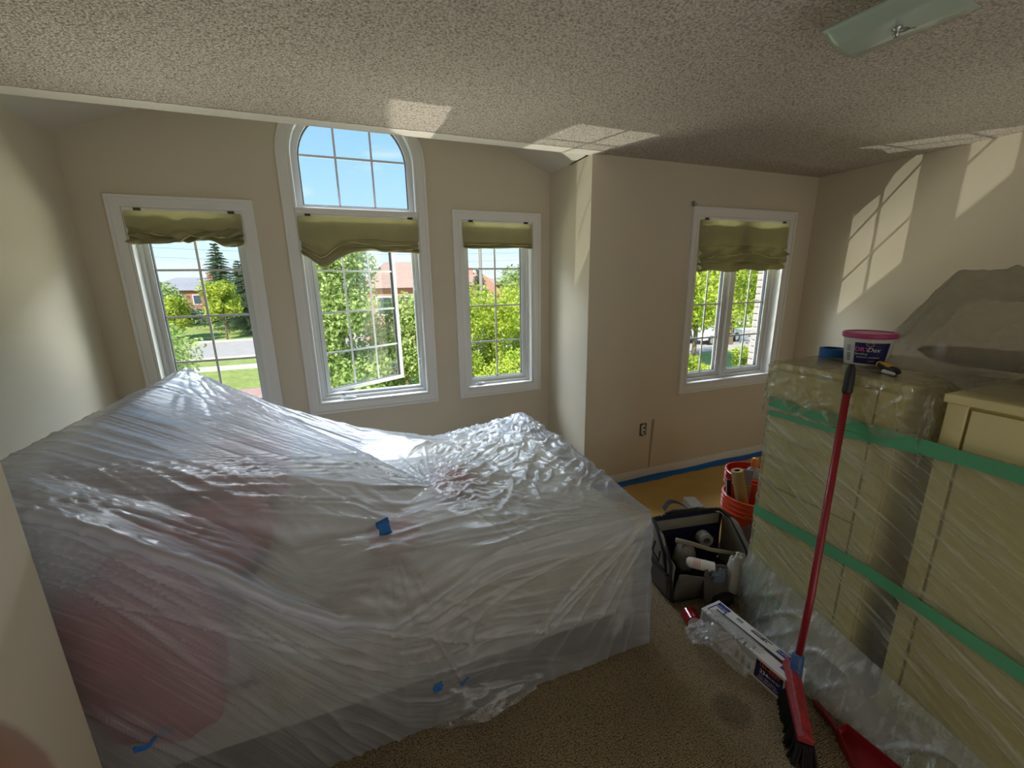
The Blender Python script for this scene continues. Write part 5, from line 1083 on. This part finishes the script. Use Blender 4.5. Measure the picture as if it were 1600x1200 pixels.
solo('curtain_bracket', MB().box(2.455, 2.485, YB - .022, YB + .001, 2.158, 2.176, bev=.002).box(2.452, 2.460, YB - .028, YB, 2.158, 2.190), M_steel, 'small metal curtain bracket at the top left corner of the double casement', 'bracket')
# ------------------------------------------------------------------ bent glass ceiling light
M_frost = D.materials.new('pale_green_glass'); M_frost.use_nodes = True; b_ = M_frost.node_tree.nodes['Principled BSDF']; b_.inputs['Base Color'].default_value = lin((176, 196, 184)); b_.inputs['Roughness'].default_value = .12; b_.inputs['Alpha'].default_value = .72; b_.inputs['Transmission Weight'].default_value = .0; b_.inputs['Coat Weight'].default_value = .5
LC = Vector((1.51, .92, 2.33)); e1 = Vector((1.381 - 1.646, 1.01 - 1.072, 0)); e2 = Vector((1.681 - 1.646, .783 - 1.072, 0)); cr_ = Vector((1.646, 1.072, 0))
T = thing('ceiling_light', 'square bent glass ceiling light with a small metal finial', 'ceiling light', (1.52, .90, 2.44))
cen = cr_ + e1 * .5 + e2 * .5; cen.z = 0
G = np.zeros((17, 17, 3))
for i in range(17):
    for j in range(17):
        u, w_ = i / 16, j / 16; p = cr_ + e1 * u + e2 * w_; k = max(0, abs(u - .5) * 2 - .45) / .55; G[i, j] = (p.x, p.y, 2.318 + .016 * k + .0)
o = part(T, 'glass_shade', MB().grid(G), M_frost, smooth=True); modifier(o, 'SOLIDIFY', thickness=.006)
part(T, 'canopy', MB().lathe([(.001, 2.438), (.075, 2.438), (.075, 2.425), (.06, 2.410), (.001, 2.408)], Matrix.Translation((cen.x, cen.y, 0)), 32), M_steel, smooth=math.radians(40))
part(T, 'stem', MB().tube([(cen.x, cen.y, 2.41), (cen.x, cen.y, 2.31)], .004, 8), M_steel)
part(T, 'finial', MB().lathe([(.001, 2.292), (.006, 2.294), (.009, 2.302), (.006, 2.310), (.012, 2.313), (.012, 2.317)], Matrix.Translation((cen.x, cen.y, 0)), 20), M_steel, smooth=True)
for s_ in (-1, 1):
    c = cen + e1 * .16 * s_; part(T, 'bulb', MB().lathe([(.001, 2.345), (.016, 2.352), (.022, 2.368), (.014, 2.39), (.011, 2.41)], Matrix.Translation((c.x, c.y, 0)), 18), M_tub, smooth=True)
part(T, 'etched_flower', MB().tube([(cen.x + .03 + .012 * math.cos(t), cen.y + .0 + .012 * math.sin(t), 2.3165) for t in np.linspace(0, 6.2, 14)], .0009, 5, cap=False).tube([(cen.x + .03, cen.y, 2.3165), (cen.x + .05, cen.y - .02, 2.3165)], .0009, 5), M_darkgasket)
# ------------------------------------------------------------------ the photographer's hand at the lens
M_skin = mat('skin', (176, 130, 114), .55, bump=.15, bscale=300, bdist=.0005, var=.05, vscale=40)
def cs(x, y, z): return Vector((0, 0, EYE)) + r2 * x + u2 * y + fw * z          # a point beside the lens, metres right / up / ahead
me = D.meshes.new('person_hand')
J = [cs(-.16, -.30, -.10), cs(-.125, -.20, -.06), cs(-.10, -.135, -.035)]; rad = [.040, .031, .034]; ed = [(0, 1), (1, 2)]
def chain(root, ptl, rl):
    prev = root
    for p, r_ in zip(ptl, rl): J.append(p); rad.append(r_); ed.append((prev, len(J) - 1)); prev = len(J) - 1
chain(2, [cs(-.088, -.100, -.015), cs(-.086, -.080, .000), cs(-.079, -.066, .014), cs(-.0665, -.053, .030), cs(-.0568, -.0448, .042), cs(-.0526, -.0412, .047)], [.017, .0110, .0105, .0110, .0115, .0090])
chain(2, [cs(-.106, -.095, -.020), cs(-.112, -.062, -.004), cs(-.104, -.045, .014), cs(-.090, -.040, .028)], [.017, .0100, .0090, .0078])
chain(2, [cs(-.124, -.098, -.026), cs(-.136, -.066, -.012), cs(-.132, -.046, .004), cs(-.120, -.038, .018)], [.017, .0098, .0088, .0075])
chain(2, [cs(-.140, -.108, -.032), cs(-.156, -.082, -.022), cs(-.156, -.064, -.008), cs(-.148, -.056, .004)], [.015, .0088, .0078, .0068])
chain(2, [cs(-.075, -.135, -.040), cs(-.050, -.110, -.042), cs(-.036, -.085, -.040), cs(-.030, -.065, -.036)], [.018, .0120, .0110, .0085])
me.from_pydata([tuple(p) for p in J], ed, []); hand = D.objects.new('person', me); COL.objects.link(hand); me.materials.append(M_skin)
md = modifier(hand, 'SKIN'); sv = me.skin_vertices[0].data
for i, r_ in enumerate(rad): sv[i].radius = (r_, r_ * (.72 if i in (1, 2) else 1)); sv[i].use_root = (i == 1)
modifier(hand, 'SUBSURF', levels=2, render_levels=2); md.use_smooth_shade = True
hand['label'] = "blurred fingertip of the person holding the camera, at the bottom left corner"; hand['category'] = 'person'
